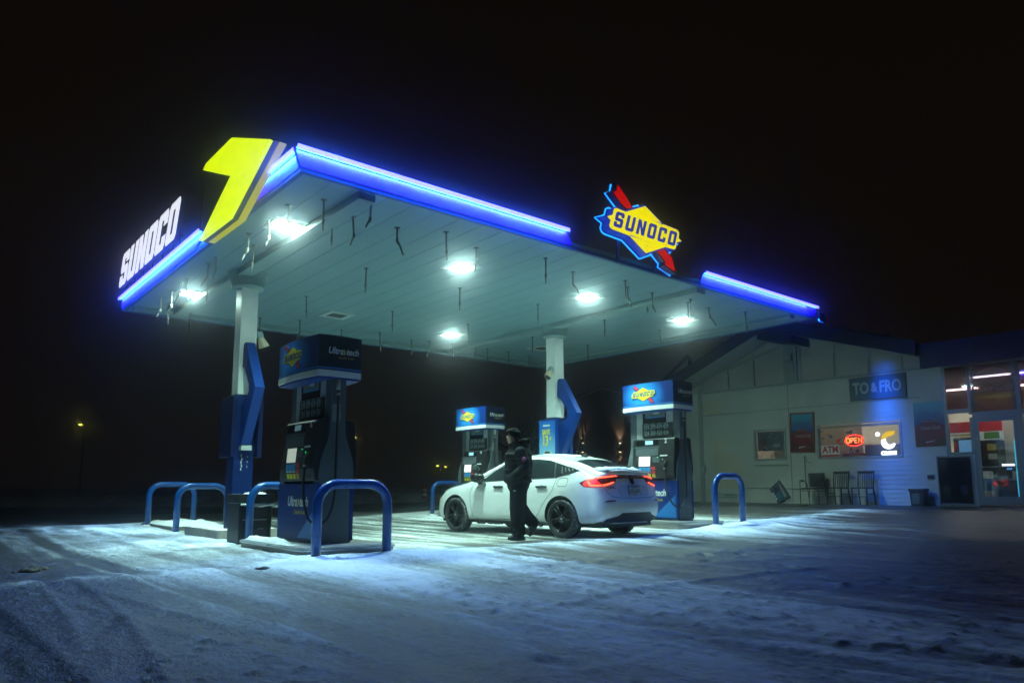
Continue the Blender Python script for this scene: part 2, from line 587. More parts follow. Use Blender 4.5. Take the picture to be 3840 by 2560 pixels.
def mk_ground():
    xs = make_axis([(-400, -60, 34), (-60, -22, 2.0), (-22, -10, .28), (-10, -5.5, .07), (-5.5, 6, .034), (6, 11, .075), (11, 22, .28), (22, 60, 2.0), (60, 400, 34)])
    ys = make_axis([(-60, -4, 7), (-4, 2.2, .4), (2.2, 4.5, .02), (4.5, 7, .03), (7, 10.5, .045), (10.5, 15, .08), (15, 24, .16), (24, 40, .5), (40, 90, 4), (90, 700, 60)])
    X, Y = np.meshgrid(xs, ys)
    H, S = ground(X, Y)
    far = sst(40, 80, np.hypot(X, Y))
    H = H * (1 - far)
    nx, ny = len(xs), len(ys)
    co = np.stack([X, Y, H], -1).reshape(-1, 3).astype(np.float32)
    idx = np.arange(nx * ny).reshape(ny, nx)
    q = np.stack([idx[:-1, :-1], idx[:-1, 1:], idx[1:, 1:], idx[1:, :-1]], -1).reshape(-1, 4).astype(np.int32)
    me = bpy.data.meshes.new("ground")
    me.vertices.add(len(co))
    me.vertices.foreach_set("co", co.ravel())
    me.loops.add(q.size)
    me.loops.foreach_set("vertex_index", q.ravel())
    me.polygons.add(len(q))
    me.polygons.foreach_set("loop_start", np.arange(0, q.size, 4, dtype=np.int32))
    me.polygons.foreach_set("use_smooth", np.ones(len(q), dtype=bool))
    me.update(calc_edges=True)
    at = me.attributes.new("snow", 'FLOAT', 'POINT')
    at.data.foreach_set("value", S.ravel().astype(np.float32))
    m, t, out = new_mat("snowy_forecourt")
    b = t.nodes.new("ShaderNodeBsdfPrincipled")
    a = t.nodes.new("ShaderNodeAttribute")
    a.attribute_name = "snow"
    tcn = t.nodes.new("ShaderNodeTexCoord")
    mp = t.nodes.new("ShaderNodeMapping")
    mp.inputs["Rotation"].default_value = (0, 0, -YAW)
    mp.inputs["Scale"].default_value = (1, 1, 1)
    t.links.new(tcn.outputs["Object"], mp.inputs["Vector"])
    def noise(sc, scale_v=(1, 1, 1), det=6, rough=.65):
        m2 = t.nodes.new("ShaderNodeMapping")
        m2.inputs["Scale"].default_value = scale_v
        t.links.new(mp.outputs[0], m2.inputs["Vector"])
        n = t.nodes.new("ShaderNodeTexNoise")
        n.inputs["Scale"].default_value = sc
        n.inputs["Detail"].default_value = det
        n.inputs["Roughness"].default_value = rough
        t.links.new(m2.outputs[0], n.inputs["Vector"])
        return n.outputs["Fac"]
    def math_(op, x, y):
        n = t.nodes.new("ShaderNodeMath")
        n.operation = op
        for i, q_ in enumerate((x, y)):
            if hasattr(q_, "links"):
                t.links.new(q_, n.inputs[i])
            else:
                n.inputs[i].default_value = q_
        return n.outputs[0]
    n1 = noise(7.0, (1, .05, 1))
    n2 = noise(34.0, (1, .22, 1), 5)
    n3 = noise(2.2)
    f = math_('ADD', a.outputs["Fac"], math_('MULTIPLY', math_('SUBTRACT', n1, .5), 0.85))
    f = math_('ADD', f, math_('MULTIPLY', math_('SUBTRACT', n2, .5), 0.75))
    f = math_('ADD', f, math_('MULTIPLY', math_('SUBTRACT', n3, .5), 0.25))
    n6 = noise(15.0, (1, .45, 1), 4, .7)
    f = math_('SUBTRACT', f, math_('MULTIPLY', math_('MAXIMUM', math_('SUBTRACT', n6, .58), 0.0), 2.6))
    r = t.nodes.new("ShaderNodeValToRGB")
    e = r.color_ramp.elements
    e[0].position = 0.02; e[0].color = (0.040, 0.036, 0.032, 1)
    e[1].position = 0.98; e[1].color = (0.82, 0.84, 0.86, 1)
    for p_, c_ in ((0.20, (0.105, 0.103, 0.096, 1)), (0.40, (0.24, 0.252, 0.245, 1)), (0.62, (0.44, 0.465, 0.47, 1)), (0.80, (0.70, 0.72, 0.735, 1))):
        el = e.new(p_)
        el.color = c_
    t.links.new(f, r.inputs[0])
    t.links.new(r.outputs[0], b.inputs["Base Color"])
    rg = t.nodes.new("ShaderNodeMapRange")
    rg.inputs[3].default_value = 0.42
    rg.inputs[4].default_value = 0.75
    t.links.new(f, rg.inputs[0])
    t.links.new(rg.outputs[0], b.inputs["Roughness"])
    b.inputs["Specular IOR Level"].default_value = 0.3
    n4 = noise(120.0, (1, .7, 1), 3)
    n5 = noise(26.0, (1, .6, 1), 4)
    hsum = math_('ADD', math_('MULTIPLY', n5, .016), math_('MULTIPLY', n4, .005))
    bp = t.nodes.new("ShaderNodeBump")
    bp.inputs["Strength"].default_value = 0.9
    bp.inputs["Distance"].default_value = 1.0
    t.links.new(hsum, bp.inputs["Height"])
    t.links.new(bp.outputs[0], b.inputs["Normal"])
    t.links.new(b.outputs[0], out.inputs[0])
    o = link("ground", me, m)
    tag(o, kind="structure")
    return m

M_ground = mk_ground()

def snow_heap(name, x0, x1, y, hgt, wid, n, seed):
    g = MB()
    xs = np.linspace(x0, x1, n)
    ts = np.linspace(-1, 1, 15)
    X, T = np.meshgrid(xs, ts)
    prof = np.clip(1 - T ** 2, 0, 1) ** .8
    hh = hgt * (.55 + .9 * (fbm(X * .45, T * 1.3 + 7, seed, 4) - .1)) * prof + .16 * (fbm(X * 1.6, T * 4, seed + 4, 4) - .5) * prof
    vs = [[g.bm.verts.new((X[i, j], y + T[i, j] * wid + .5 * math.sin(X[i, j] * .21), max(-.05, hh[i, j]) - .02)) for j in range(n)] for i in range(15)]
    for i in range(14):
        for j in range(n - 1):
            fc = g.bm.faces.new([vs[i][j], vs[i][j + 1], vs[i + 1][j + 1], vs[i + 1][j]])
            fc.smooth = True
    return tag(g.build(name, M_bank, sharp=180), kind="structure")

M_bank = mat("ploughed_snow", (0.55, 0.55, 0.54), 0.7, var=0.55, scale=1.6, bump=0.6, bscale=14)
snow_heap("snowbank", -58, -2.5, 33.5, 0.62, 1.6, 220, 3)
snow_heap("snowbank", -1.5, 20, 45.0, 0.55, 1.8, 90, 9)
road = MB()
road.box(-200, 60, 24.5, 31.2, -.05, .012)
M_road = mat("slushy_asphalt", (0.055, 0.052, 0.050), 0.55, var=0.6, scale=.9, bump=.3, bscale=12)
tag(road.build("road", M_road), kind="structure")

# dirty clumps of slush lying on the lot
M_slush = mat("brown_slush", (0.10, 0.075, 0.055), 0.7, var=0.5, scale=18, bump=0.8, bscale=40)
def clump(u, v, r, n, label, seed):
    q = random.Random(seed)
    g = MB()
    for k in range(n):
        t = bmesh.new()
        bmesh.ops.create_icosphere(t, subdivisions=2, radius=1)
        rr = r * q.uniform(.18, .5)
        ox, oy = q.gauss(0, r * .55), q.gauss(0, r * .28)
        for vv in t.verts:
            nn = q.uniform(.75, 1.15)
            vv.co = Vector((vv.co.x * rr * nn * 1.2 + ox, vv.co.y * rr * nn + oy, max(-.02, vv.co.z * rr * nn * .6 + rr * .2)))
        g.add(t)
    o = g.build("slush_clump", M_slush, smooth=True, sharp=180)
    o.location = W(u, v, gz(u, v))
    o.rotation_euler = (0, 0, YAW + .3)
    tag(o, label, "slush clump")
clump(-2.35, 1.0, .13, 16, "large brown slush clump lying on the dirty snow at the far left", 1)
clump(-.55, -.75, .075, 10, "small brown slush clump on the snow ridge in front of the near fuel pump", 2)
clump(14.6, 1.6, .16, 9, "low dirty slush clump on the ground in front of the store chairs", 4)

# ------------------------------------------------------------------ canopy
canopy = thing("fuel_canopy", "large flat white canopy with glowing blue edge strips over the fuel pumps", "canopy", 0, 0)
CL, CB = 12.63, 9.40
g = MB()
# ceiling deck of long steel pans, one V groove between each pair
x = 0.06
pan = 0.4064
prof = []
while x < CL - .06:
    xe = min(x + pan, CL - .06)
    prof += [(x, HC), (xe - .012, HC), (xe - .010, HC + .005), (xe - .002, HC + .005)]
    x = xe
t = bmesh.new()
A_ = [t.verts.new((a, .05, z)) for a, z in prof]
B_ = [t.verts.new((a, CB - .05, z)) for a, z in prof]
for i in range(len(prof) - 1):
    t.faces.new([A_[i], A_[i + 1], B_[i + 1], B_[i]])
g.add(t)
g.box(0.02, CL - .02, 0.02, CB - .02, HC + .06, HC + .12)
g.build("ceiling", M_ceil, canopy)
g = MB()   # white angle trim round the ceiling
zt = HC - .012
g.box(.004, CL - .004, .004, .07, zt, zt + .05)
g.box(.004, CL - .004, CB - .07, CB - .004, zt, zt + .05)
g.box(.004, .07, .071, CB - .071, zt, zt + .05)
g.box(CL - .07, CL - .004, .071, CB - .071, zt, zt + .05)
g.build("edge_trim", M_fasciad, canopy)
ZB, ZT = HC + .045, 5.0

def fascia_front(u0t, u0b, u1t, u1b):
    g = MB()
    g.prism([(u0b, ZB), (u1b, ZB), (u1t, ZT), (u0t, ZT)], 'y', 0.0, 0.06)
    g.box(u0t - .0, u1t + .0, -.0595, 0.062, ZT + .001, ZT + .022)
    k = u0b + 1.15
    g.mi = 1
    while k < u1b - .3:
        g.box(k, k + .006, -.0025, -.0005, ZB, ZT)
        k += 3.0
    g.build("fascia_panel", [M_fascia, M_fasciad], canopy)
    g = MB()
    g.box(u0t + .01, u1t - .01, -.046, -.012, ZT - .010, ZT - .002)
    ls = g.build("light_strip", M_strip, canopy)
    strip_lamp(ls, (u0t + u1t) / 2, -.029, ZT - .0125, u1t - u0t - .04, .032) if u0t < 5 else strip_lamp(ls, (u0t + u1t) / 2 - .2, -.029, ZT - .0125, u1t - u0t - .44, .032)
    g = MB()
    g.box(u0t + .002, u1t - .002, -.080, -.060, ZT - .028, ZT + .026)
    g.build("led_lens", M_strip2, canopy)

def fascia_left(v0t, v0b, v1t, v1b):
    g = MB()
    g.prism([(v0b, ZB), (v1b, ZB), (v1t, ZT), (v0t, ZT)], 'x', 0.0, 0.06)
    g.box(-.0595, 0.062, v0t, v1t, ZT + .001, ZT + .022)
    g.mi = 1
    k = v0b + .55
    while k < v1b - .3:
        g.box(-.0025, -.0005, k, k + .006, ZB, ZT)
        k += 3.0
    g.build("fascia_panel", [M_fascia, M_fasciad], canopy)
    g = MB()
    g.box(-.046, -.012, v0t + .01, v1t - .01, ZT - .010, ZT - .002)
    ls = g.build("light_strip", M_strip, canopy)
    strip_lamp(ls, -.029, (v0t + v1t) / 2, ZT - .0125, .032, v1t - v0t - .04)
    g = MB()
    g.box(-.080, -.060, v0t + .002, v1t - .002, ZT - .028, ZT + .026)
    g.build("led_lens", M_strip2, canopy)

fascia_front(-.075, 0.0, 4.565, 4.69)
fascia_front(8.285, 8.157, CL + .05, CL)
fascia_left(0.062, 0.062, 1.361, 1.736)
fascia_left(3.796, 4.187, 9.45, 9.40)
g = MB()   # low dark edge in the gaps behind the signs, and the two unlit far sides
g.box(4.70, 8.15, .03, .05, ZB, ZB + .035)
g.box(.03, .05, 1.75, 4.18, ZB, ZB + .10)
g.box(0, CL, CB, CB + .03, ZB, ZB + .10)
g.box(CL, CL + .03, 0.01, CB - .01, ZB, ZB + .10)
g.build("edge_beam", M_fasciad, canopy)
for bx in ((.86, 1.10, 0.10, 8.62), (8.20, 8.46, 0.10, 8.62)):
    g = MB()
    g.box(bx[0], bx[1], bx[2], bx[3], HC - .11, HC - .004, .006)
    g.build("ceiling_beam", M_beam, canopy)
g = MB()
g.box(.10, CL - .1, 8.70, 8.90, HC - .10, HC - .004, .006)
g.build("ceiling_beam", M_beam, canopy)
g = MB()
g.box(11.72, 11.90, .12, 8.66, HC - .08, HC - .004, .006)
g.build("ceiling_beam", M_beam, canopy)

PIPES = [(0.64,0.69,0,-0.44),(1.19,1.56,0,-0.3),(1.24,1.0,.02,-.3,-.03,-.43),(1.18,.36,-.01,-.25,-.07,-.36),(1.97,.99,0,-.2,.1,-.43),(2.64,.67,.02,-.45),(3.45,.97,0,-.23,-.03,-.41),(2.62,3.13,-.01,-.45),(2.62,5.63,.01,-.45),(4.67,3.12,0,-.45),(4.65,5.64,0,-.46),(4.69,.65,0,-.45),(5.62,.93,0,-.22,.11,-.4),(6.72,3.1,0,-.44),(6.71,5.61,.01,-.45),(8.91,5.76,0,-.41),(4.65,8.1,.01,-.45),(3.43,7.79,.01,-.28,-.05,-.45),(5.55,7.79,.01,-.23,.03,-.47),(6.71,8.13,.01,-.44),(7.11,7.89,0,-.27,-.06,-.46),(7.85,7.86,.01,-.42),(8.29,7.4,-.02,-.46),(9.01,7.79,0,-.42),(9.77,7.78,0,-.4),(10.78,8.02,0,-.33),(.35,2.67,-.01,-.26,-.1,-.44),(.61,3.16,-.02,-.45),(.35,4.18,0,-.21,-.03,-.41),(.36,4.62,-.01,-.26,-.12,-.42),(.66,5.6,-.01,-.45),(.36,5.83,-.01,-.3,.04,-.43),(.35,6.16,-.02,-.21,-.11,-.42),(.38,6.96,.01,-.31,-.07,-.4),(.37,7.66,0,-.27,-.08,-.41),(.63,8.1,.01,-.44),(1.21,8.6,0,-.3,.03,-.41),(2.61,8.12,.01,-.4),(.35,1.17,0,-.28),(.38,1.94,0,-.26,-.05,-.39),(6.78,.7,.01,-.46),(7.15,.96,0,-.21,.07,-.41),(8.3,1.43,.01,-.27),(7.88,.95,.01,-.29,.06,-.4),(9.06,.95,0,-.35),(8.89,.76,0,-.44),(9.79,.95,.03,-.21,.16,-.41),(10.77,.67,.04,-.5),(8.91,3.21,0,-.41),(10.8,3.09,.01,-.44),(10.79,5.59,.01,-.43)]
for k, p in enumerate(PIPES):
    g = MB()
    u, v = p[0], p[1]
    def off(dx, dz):
        return (u + dx * cU, v - dx * sU, HC + dz)
    g.lathe([(0.0, -.001), (.045, -.001), (.045, -.012), (.018, -.014), (.018, -.02)], 10, (u, v, HC))
    if len(p) == 4:
        zj = p[3] * .70
        g.tube([off(0, -.012), off(p[2] * .6, zj)], .0145, 8)
        g.tube([off(p[2] * .6, zj + .03), off(p[2] * .7, zj - .035)], .021, 8)
        g.tube([off(p[2] * .7, zj - .03), off(p[2], p[3])], .0105, 8)
    else:
        zj = p[3]
        g.tube([off(0, -.012), off(p[2], zj)], .0145, 8)
        mx_, mz_ = p[2] + (p[4] - p[2]) * .45, zj + (p[5] - zj) * .35
        g.tube([off(p[2], zj + .035), off(p[2], zj - .01), off(mx_, mz_)], .022, 8)
        g.tube([off(mx_, mz_), off(p[4], p[5])], .015, 8)
    g.build("ceiling_pipe", M_pipew if (u < .7 and v > 1) else M_pipe, canopy)

# lamps, flush in the ceiling
def canopy_light(label, u, v):
    t_ = thing("canopy_light", label, "ceiling light", u, v, HC, 0, "canopy ceiling lights")
    g = MB()
    for a in ((-.27, .27, -.27, -.165), (-.27, .27, .165, .27), (-.27, -.165, -.1649, .1649), (.165, .27, -.1649, .1649)):
        g.box(a[0], a[1], a[2], a[3], -.022, .0)
    g.build("frame", M_white, t_)
    g = MB()
    g.poly([(-.163, .163, -.018), (.163, .163, -.018), (.163, -.163, -.018), (-.163, -.163, -.018)])
    ln = g.build("lens", M_lamp, t_)
    ld = bpy.data.lights.new("lamp", 'AREA')
    ld.shape = 'SQUARE'
    ld.size = .32
    ld.energy = P_CEIL
    ld.color = (.56, 1.0, .84)
    ld.spread = R(118)
    lo = bpy.data.objects.new("lamp", ld)
    C.objects.link(lo)
    lo.parent = ln
    lo.location = (0, 0, -.024)
    return t_
for lb, u, v in (("square canopy lamp nearest the big yellow chevron sign", .66, 1.96),
                 ("square canopy lamp beyond the left canopy column near the far corner", .73, 6.88),
                 ("square canopy lamp above the gap between the left pump and the car", 3.87, 1.96),
                 ("square canopy lamp above the rear pump, low behind the others", 7.08, 6.83),
                 ("square canopy lamp between the middle of the canopy and the diamond emblem sign", 7.10, 2.0),
                 ("square canopy lamp nearest the store gable, rightmost of the row", 10.29, 2.02)):
    canopy_light(lb, u, v)

def vent(label, u, v):
    t_ = thing("ceiling_vent", label, "vent", u, v, HC, 0, "canopy ceiling vents")
    g = MB()
    for a in ((-.30, .30, -.30, -.19), (-.30, .30, .19, .30), (-.30, -.19, -.189, .189), (.19, .30, -.189, .189)):
        g.box(a[0], a[1], a[2], a[3], -.02, 0)
    g.build("frame", M_white, t_)
    g = MB()
    for k in range(9):
        g.box(-.19, .19, -.18 + k * .042, -.16 + k * .042, -.015, -.003)
    g.build("slat", M_grey, t_)
vent("square louvred vent in the canopy ceiling left of the lamps", 3.85, 6.74)
vent("square louvred vent in the canopy ceiling behind the right column", 10.12, 6.73)

# ------------------------------------------------------------------ signs on the canopy
def block(ch, w=.74, t=.235, c=.10, h=.20):
    if ch == 'S':
        return [[(0, c), (c, 0), (w - c, 0), (w, c), (w, .6 - c), (w - c, .6), (t, .6), (t, .8), (w - t, .8), (w - t, .68), (w, .68), (w, 1 - c), (w - c, 1), (c, 1), (0, 1 - c), (0, .4 + c), (c, .4), (w - t, .4), (w - t, .2), (t, .2), (t, .33), (0, .33)]]
    if ch == 'U':
        return [[(0, c), (c, 0), (w - c, 0), (w, c), (w, 1), (w - t, 1), (w - t, h), (t, h), (t, 1), (0, 1)]]
    if ch == 'N':
        return [[(0, 0), (t, 0), (t, .60), (w - t, 0), (w, 0), (w, 1), (w - t, 1), (w - t, .40), (t, 1), (0, 1)]]
    if ch == 'O':
        return [[(0, c), (c, 0), (w - c, 0), (w, c), (w, 1 - c), (w - c, 1), (c, 1), (0, 1 - c)], [(t, h), (w - t, h), (w - t, 1 - h), (t, 1 - h)]]
    if ch == 'C':
        return [[(0, c), (c, 0), (w - c, 0), (w, c), (w, .36), (w - t, .36), (w - t, h), (t, h), (t, 1 - h), (w - t, 1 - h), (w - t, .64), (w, .64), (w, 1 - c), (w - c, 1), (c, 1), (0, 1 - c)]]

def block_word(word, x0, y0, pitch, h, lean, ext, M, name, m, parent, wid=None, tt=.235):
    obs = []
    for i, ch in enumerate(word):
        sp = []
        for s_ in block(ch, t=tt, **({'w': wid} if wid else {})):
            sp.append([(x0 + i * pitch + a * h + lean * b * h, y0 + b * h) for a, b in s_])
        obs.append(link(name, shape_me(sp, ext, M), m, parent))
    return obs

# white letters standing on the left edge
sg = thing("letter_sign", "row of glowing white block letters standing on the left canopy edge", "sign", 0, 0)
block_word("SUNOCO", 0, 0, .722, .70, .40, .003, F_mu(-.125, 9.24, 5.175), "letter", M_neonw, sg, wid=.93, tt=.36)
block_word("SUNOCO", 0, 0, .722, .70, .40, .035, F_mu(-.085, 9.24, 5.175), "letter_can", M_fasciad, sg, wid=.93, tt=.36)
g = MB()
for v in (9.0, 8.3, 7.6, 6.9, 6.2, 5.5, 5.1):
    g.box(-.02, .0, v - .012, v + .012, 5.0, 5.6)
g.box(-.022, -.002, 4.95, 9.1, 5.22, 5.25)
g.build("support_rail", M_fasciad, sg)
ant = MB()
ant.tube([(0.02, 4.05, 4.9), (0.02, 4.02, 5.72)], .006, 6)
o = ant.build("lightning_rod", M_pipe)
o.location = W(0, 0)
o.rotation_euler = (0, 0, YAW)
tag(o, "thin vertical rod between the white letters and the yellow chevron sign", "rod")

# yellow chevron
ch = thing("chevron_sign", "big glowing yellow chevron sign on the left canopy edge", "sign", 0, 0)
CH = [(3.10, 5.735), (2.96, 5.795), (1.82, 5.775), (.39, 5.20), (1.78, 4.575), (3.10, 4.595), (1.80, 5.195)]
g = MB()
g.prism(CH, 'x', -.26, -.20, .012)
g.build("face", M_yelem, ch)
g = MB()
g.prism([(a + .0, b) for a, b in CH], 'x', -.199, -.13, 0)
g.build("return", mat("chevron_return", (.20, .20, .12), .4), ch)
g = MB()
g.prism([(a - (.02), b) for a, b in CH], 'x', -.129, -.03, .01)
g.build("back_panel", M_yeldim, ch)

# diamond emblem (shared outline, metres, centre at 0,0; width about 2.1)
BORDER = [(-.015, .456), (.50, .224), (.90, .216), (.95, .195), (.975, .156), (.955, .056), (1.055, .009), (.895, -.058), (.855, -.179), (.797, -.216), (.56, -.222), (-.01, -.469), (-.454, -.233), (-.90, -.216), (-.95, -.195), (-.969, -.16), (-.935, -.052), (-1.074, -.007), (-.879, .067), (-.835, .19), (-.785, .219), (-.555, .210)]
FACE = [(-.008, .425), (.46, .208), (.88, .196), (.93, .178), (.95, .145), (.925, .045), (1.009, .006), (.872, -.045), (.832, -.17), (.79, -.196), (.54, -.205), (-.008, -.437), (-.43, -.213), (-.885, -.196), (-.93, -.175), (-.945, -.14), (-.905, -.046), (-.99, .000), (-.858, .062), (-.815, .178), (-.775, .198), (-.53, .190)]
ARH = [(-.702, .634), (-.504, .478), (-.339, .323), (-.475, .27), (-.614, .332), (-.818, .48), (-.727, .523)]
ARL = [(.325, -.322), (.51, -.246), (.683, -.337), (.735, -.362), (.81, -.605), (.537, -.532), (.556, -.470)]
def scale_out(poly, d):
    n = len(poly)
    out = []
    area = sum(poly[i][0] * poly[(i + 1) % n][1] - poly[(i + 1) % n][0] * poly[i][1] for i in range(n))
    sg_ = 1 if area > 0 else -1
    for i in range(n):
        p0, p1, p2 = Vector(poly[i - 1]), Vector(poly[i]), Vector(poly[(i + 1) % n])
        a = (p1 - p0).normalized()
        b = (p2 - p1).normalized()
        n1 = Vector((a.y, -a.x)) * sg_
        n2 = Vector((b.y, -b.x)) * sg_
        m_ = (n1 + n2)
        if m_.length < .3:
            m_ = n1
        m_.normalize()
        k = d / max(.45, m_.dot(n1))
        out.append((p1.x + m_.x * k, p1.y + m_.y * k))
    return out

em = thing("emblem_sign", "glowing yellow diamond emblem with red arrow standing above the front canopy edge", "sign", 6.3, 0, 5.37)
def on_v(poly, y0, y1, bev=0.0):
    g = MB()
    g.prism(poly, 'y', y0, y1, bev)
    return g
M_can = mat("sign_can", (.012, .02, .07), .4)
on_v(BORDER, -.215, -.09).build("border", M_emblue, em)
on_v(FACE, -.228, -.2155).build("face", M_emyel, em)
for pl in (ARH, ARL):
    on_v(scale_out(pl, .03), -.200, -.0905).build("arrow_border", mat("arrow_border", (.03, .02, .16), .4), em)
    on_v(pl, -.212, -.2005).build("arrow", M_emred, em)
block_word("SUNOCO", -.867, -.142, .2895, .285, .35, .004, F_mv(0, -.2335, 0), "letter", M_emblue, em)
g = MB()
for tri in (((.145, .211), (.49, .216), (.475, .196)), ((-.445, -.215), (-.43, -.199), (-.10, -.213))):
    g.prism(list(tri), 'y', -.231, -.2285)
g.build("accent_line", M_emblue, em)
HALO = scale_out(BORDER, .015)
on_v(HALO, -.055, -.02).build("halo_plate", M_halop, em)
for pl in (ARH, ARL):
    on_v(scale_out(pl, .035), -.05, -.021).build("halo_plate", M_halop, em)
for pl in (BORDER, ARH, ARL):
    g = MB()
    q = scale_out(pl, .03)
    g.tube([(a, -.06, b) for a, b in q + [q[0]]], .013, 6)
    g.build("neon_tube", M_halo, em)
for a in (-.5, .5):
    g = MB()
    g.box(a - .03, a + .03, -.018, .02, -.66, -.2)
    g.build("support_post", M_fasciad, em)
# added blue lamp between baffles, there to put a blue stripe on the store wall
wl = thing("added_wash_lamp", "small blue lamp added on the canopy corner to stripe the store wall", "added lamp", 12.70, -.04, 4.82)
g = MB()
g.box(0, .012, -.035, .035, -.09, .10)
g.build("back_plate", M_black, wl)
for s_ in (-1, 1):  # plates added to cut the lamp's light to a narrow stripe
    g = MB()
    g.box(.013, .30, s_ * .020 - .002, s_ * .020 + .002, -.14, .07)
    g.build("side_baffle", M_black, wl)
g = MB()
g.prism([(.013, .055), (.30, -.115), (.30, -.109), (.013, .061)], "y", -.022, .022)
g.build("top_baffle", M_black, wl)
ld = bpy.data.lights.new("lamp", 'AREA')
ld.shape = 'RECTANGLE'
ld.size = .03
ld.size_y = .09
ld.energy = 380
ld.color = (.01, .13, 1.0)
lo = bpy.data.objects.new("lamp", ld)
C.objects.link(lo)
lo.parent = wl
lo.location = (.02, 0, -.02)
lo.rotation_euler = (0, R(-90), 0)
lo.rotation_euler = Matrix(((0, 0, -1), (1, 0, 0), (0, -1, 0))).to_euler()

# ------------------------------------------------------------------ kerbed islands
def rrect(u0, u1, v0, v1, r, n=6):
    pts = []
    for cx_, cy_, a0 in ((u1 - r, v1 - r, 0), (u0 + r, v1 - r, 90), (u0 + r, v0 + r, 180), (u1 - r, v0 + r, 270)):
        for k in range(n + 1):
            a = R(a0 + 90 * k / n)
            pts.append((cx_ + r * math.cos(a), cy_ + r * math.sin(a)))
    return pts

def island(label, u0, u1, v0, v1, z0, z1, steel=True, snow=None, r=.22):
    t_ = thing("pump_island", label, "kerb island", (u0 + u1) / 2, (v0 + v1) / 2, z0)
    hu, hv, h = (u1 - u0) / 2, (v1 - v0) / 2, z1 - z0
    g = MB()
    g.prism(rrect(-hu, hu, -hv, hv, r), 'z', -.15, h - (.035 if steel else 0))
    g.build("slab", M_conc, t_)
    if steel:
        g = MB()
        out, inn = rrect(-hu - .018, hu + .018, -hv - .018, hv + .018, r), None
        g.prism(out, 'z', h - .034, h, .010)
        g.build("steel_edge", M_steel, t_)
        g = MB()
        g.prism(rrect(-hu + .03, hu - .03, -hv + .03, hv - .03, r), 'z', h + .001, h + .006)
        g.build("top_slab", M_conc, t_)
    if snow:
        g = MB()
        su0, su1, sv0, sv1, th = snow
        n1, n2 = 14, 34
        vs = []
        for i in range(n1 + 1):
            row = []
            for j in range(n2 + 1):
                a, b = su0 + (su1 - su0) * i / n1, sv0 + (sv1 - sv0) * j / n2
                e = min(1, min(i, n1 - i) / 3.0) * min(1, min(j, n2 - j) / 4.0)
                k = float(fbm(np.array([a * 4 + u0 * 3]), np.array([b * 4 + v0]), 91, 3)[0])
                row.append(g.bm.verts.new((a, b, h + th * e ** .6 * (k * 1.7 - .28) - .004)))
            vs.append(row)
        for i in range(n1):
            for j in range(n2):
                g.bm.faces.new([vs[i][j], vs[i + 1][j], vs[i + 1][j + 1], vs[i][j + 1]]).smooth = True
        g.build("snow_cover", M_snow, t_, sharp=180)
    return t_
island("snow-dusted concrete island with a steel edge under the near left pump", .30, 1.62, .18, 2.45, -.02, .125, True, (-.62, -.40, -.6, 1.05, .07))
island("low concrete block under the left canopy column and waste station", .62, 1.72, 4.25, 6.1, .0, .15, False, (-.52, .52, -.85, .85, .05), .06)
island("snow-buried concrete island end between the two far left guard rails", .78, 1.75, 7.3, 9.9, .0, .09, False, (-.5, .5, -1.3, 1.3, .09), .2)
island("concrete island with a steel edge under the right pump beside the car", 7.76, 9.1, .22, 2.5, .0, .195, True, None)
island("long concrete island under the right canopy column and rear pump", 7.85, 9.0, 3.7, 8.6, .0, .17, True, (-.5, .5, -2.3, -.2, .05))

# ------------------------------------------------------------------ canopy columns
M_wrap = mat("wrap_blue_shaded", (.0015, .016, .10), .5, var=.2, spec=.15)  # fin blue darkened so the column bases look shadowed
def column(label, u, v, boards):
    t_ = thing("canopy_column", label, "column", u, v, .15, 0, "canopy columns")
    z = -.15
    g = MB()
    g.box(-.15, .15, -.15, .15, 2.49 + z, HC - .02 + z, .014)
    g.build("post", M_white, t_)
    g = MB()
    g.lathe([(.0, HC - .30 + z), (.27, HC - .30 + z), (.285, HC - .27 + z), (.285, HC - .25 + z), (.275, HC - .245 + z), (.35, HC - .02 + z), (.36, HC - .012 + z)], 28)
    g.build("cap", M_beam, t_)
    g = MB()
    g.box(-.173, .173, -.173, .173, 0, 2.488 + z, .01)
    g.build("base_wrap", M_wrap, t_)
    g = MB()
    P = [(-.155, 3.30), (-.18, 3.40), (-.275, 3.415), (-.81, 2.56), (-.275, 1.60), (-.175, 1.60), (-.175, 2.30), (-.44, 2.43), (-.50, 2.51), (-.49, 2.64), (-.25, 2.94), (-.155, 2.98)]
    g.prism([(a, b + z) for a, b in P], 'x', -.085, .085, .008)
    g.build("chevron_fin", M_blue, t_)
    g = MB()
    g.box(-.09, .09, -.30, -.177, 1.50 + z, 1.585 + z)
    g.build("fin_bracket", M_greylt, t_)
    for sx_ in (-1, 1):
        g = MB()
        g.box(min(sx_ * .19, sx_ * .27), max(sx_ * .19, sx_ * .27), -.30, .30, 1.38 + z, 2.44 + z, .012)
        g.box(min(sx_ * .172, sx_ * .192), max(sx_ * .172, sx_ * .192), -.12, .12, 1.5 + z, 2.3 + z)
        g.build("display_frame", M_bluedk if boards == 0 else M_blue, t_)
    g = MB()
    for k in range(5):
        g.box(-.05 + .012 * (k % 2), -.03 + .012 * (k % 2), -.1755, -.1732, 1.0 + k * .06, 1.05 + k * .06)
    for k in range(3):
        g.box(.06, .075, -.1755, -.1732, 1.05 + k * .09, 1.08 + k * .09)
    g.build("peeling_patch", M_greylt, t_)
    return t_
column("white square canopy column with blue base in painted shade and blue chevron fin at left", 1.13, 4.82, 0)
column("white square canopy column with blue chevron fin rising behind the car", 8.50, 4.48, 1)

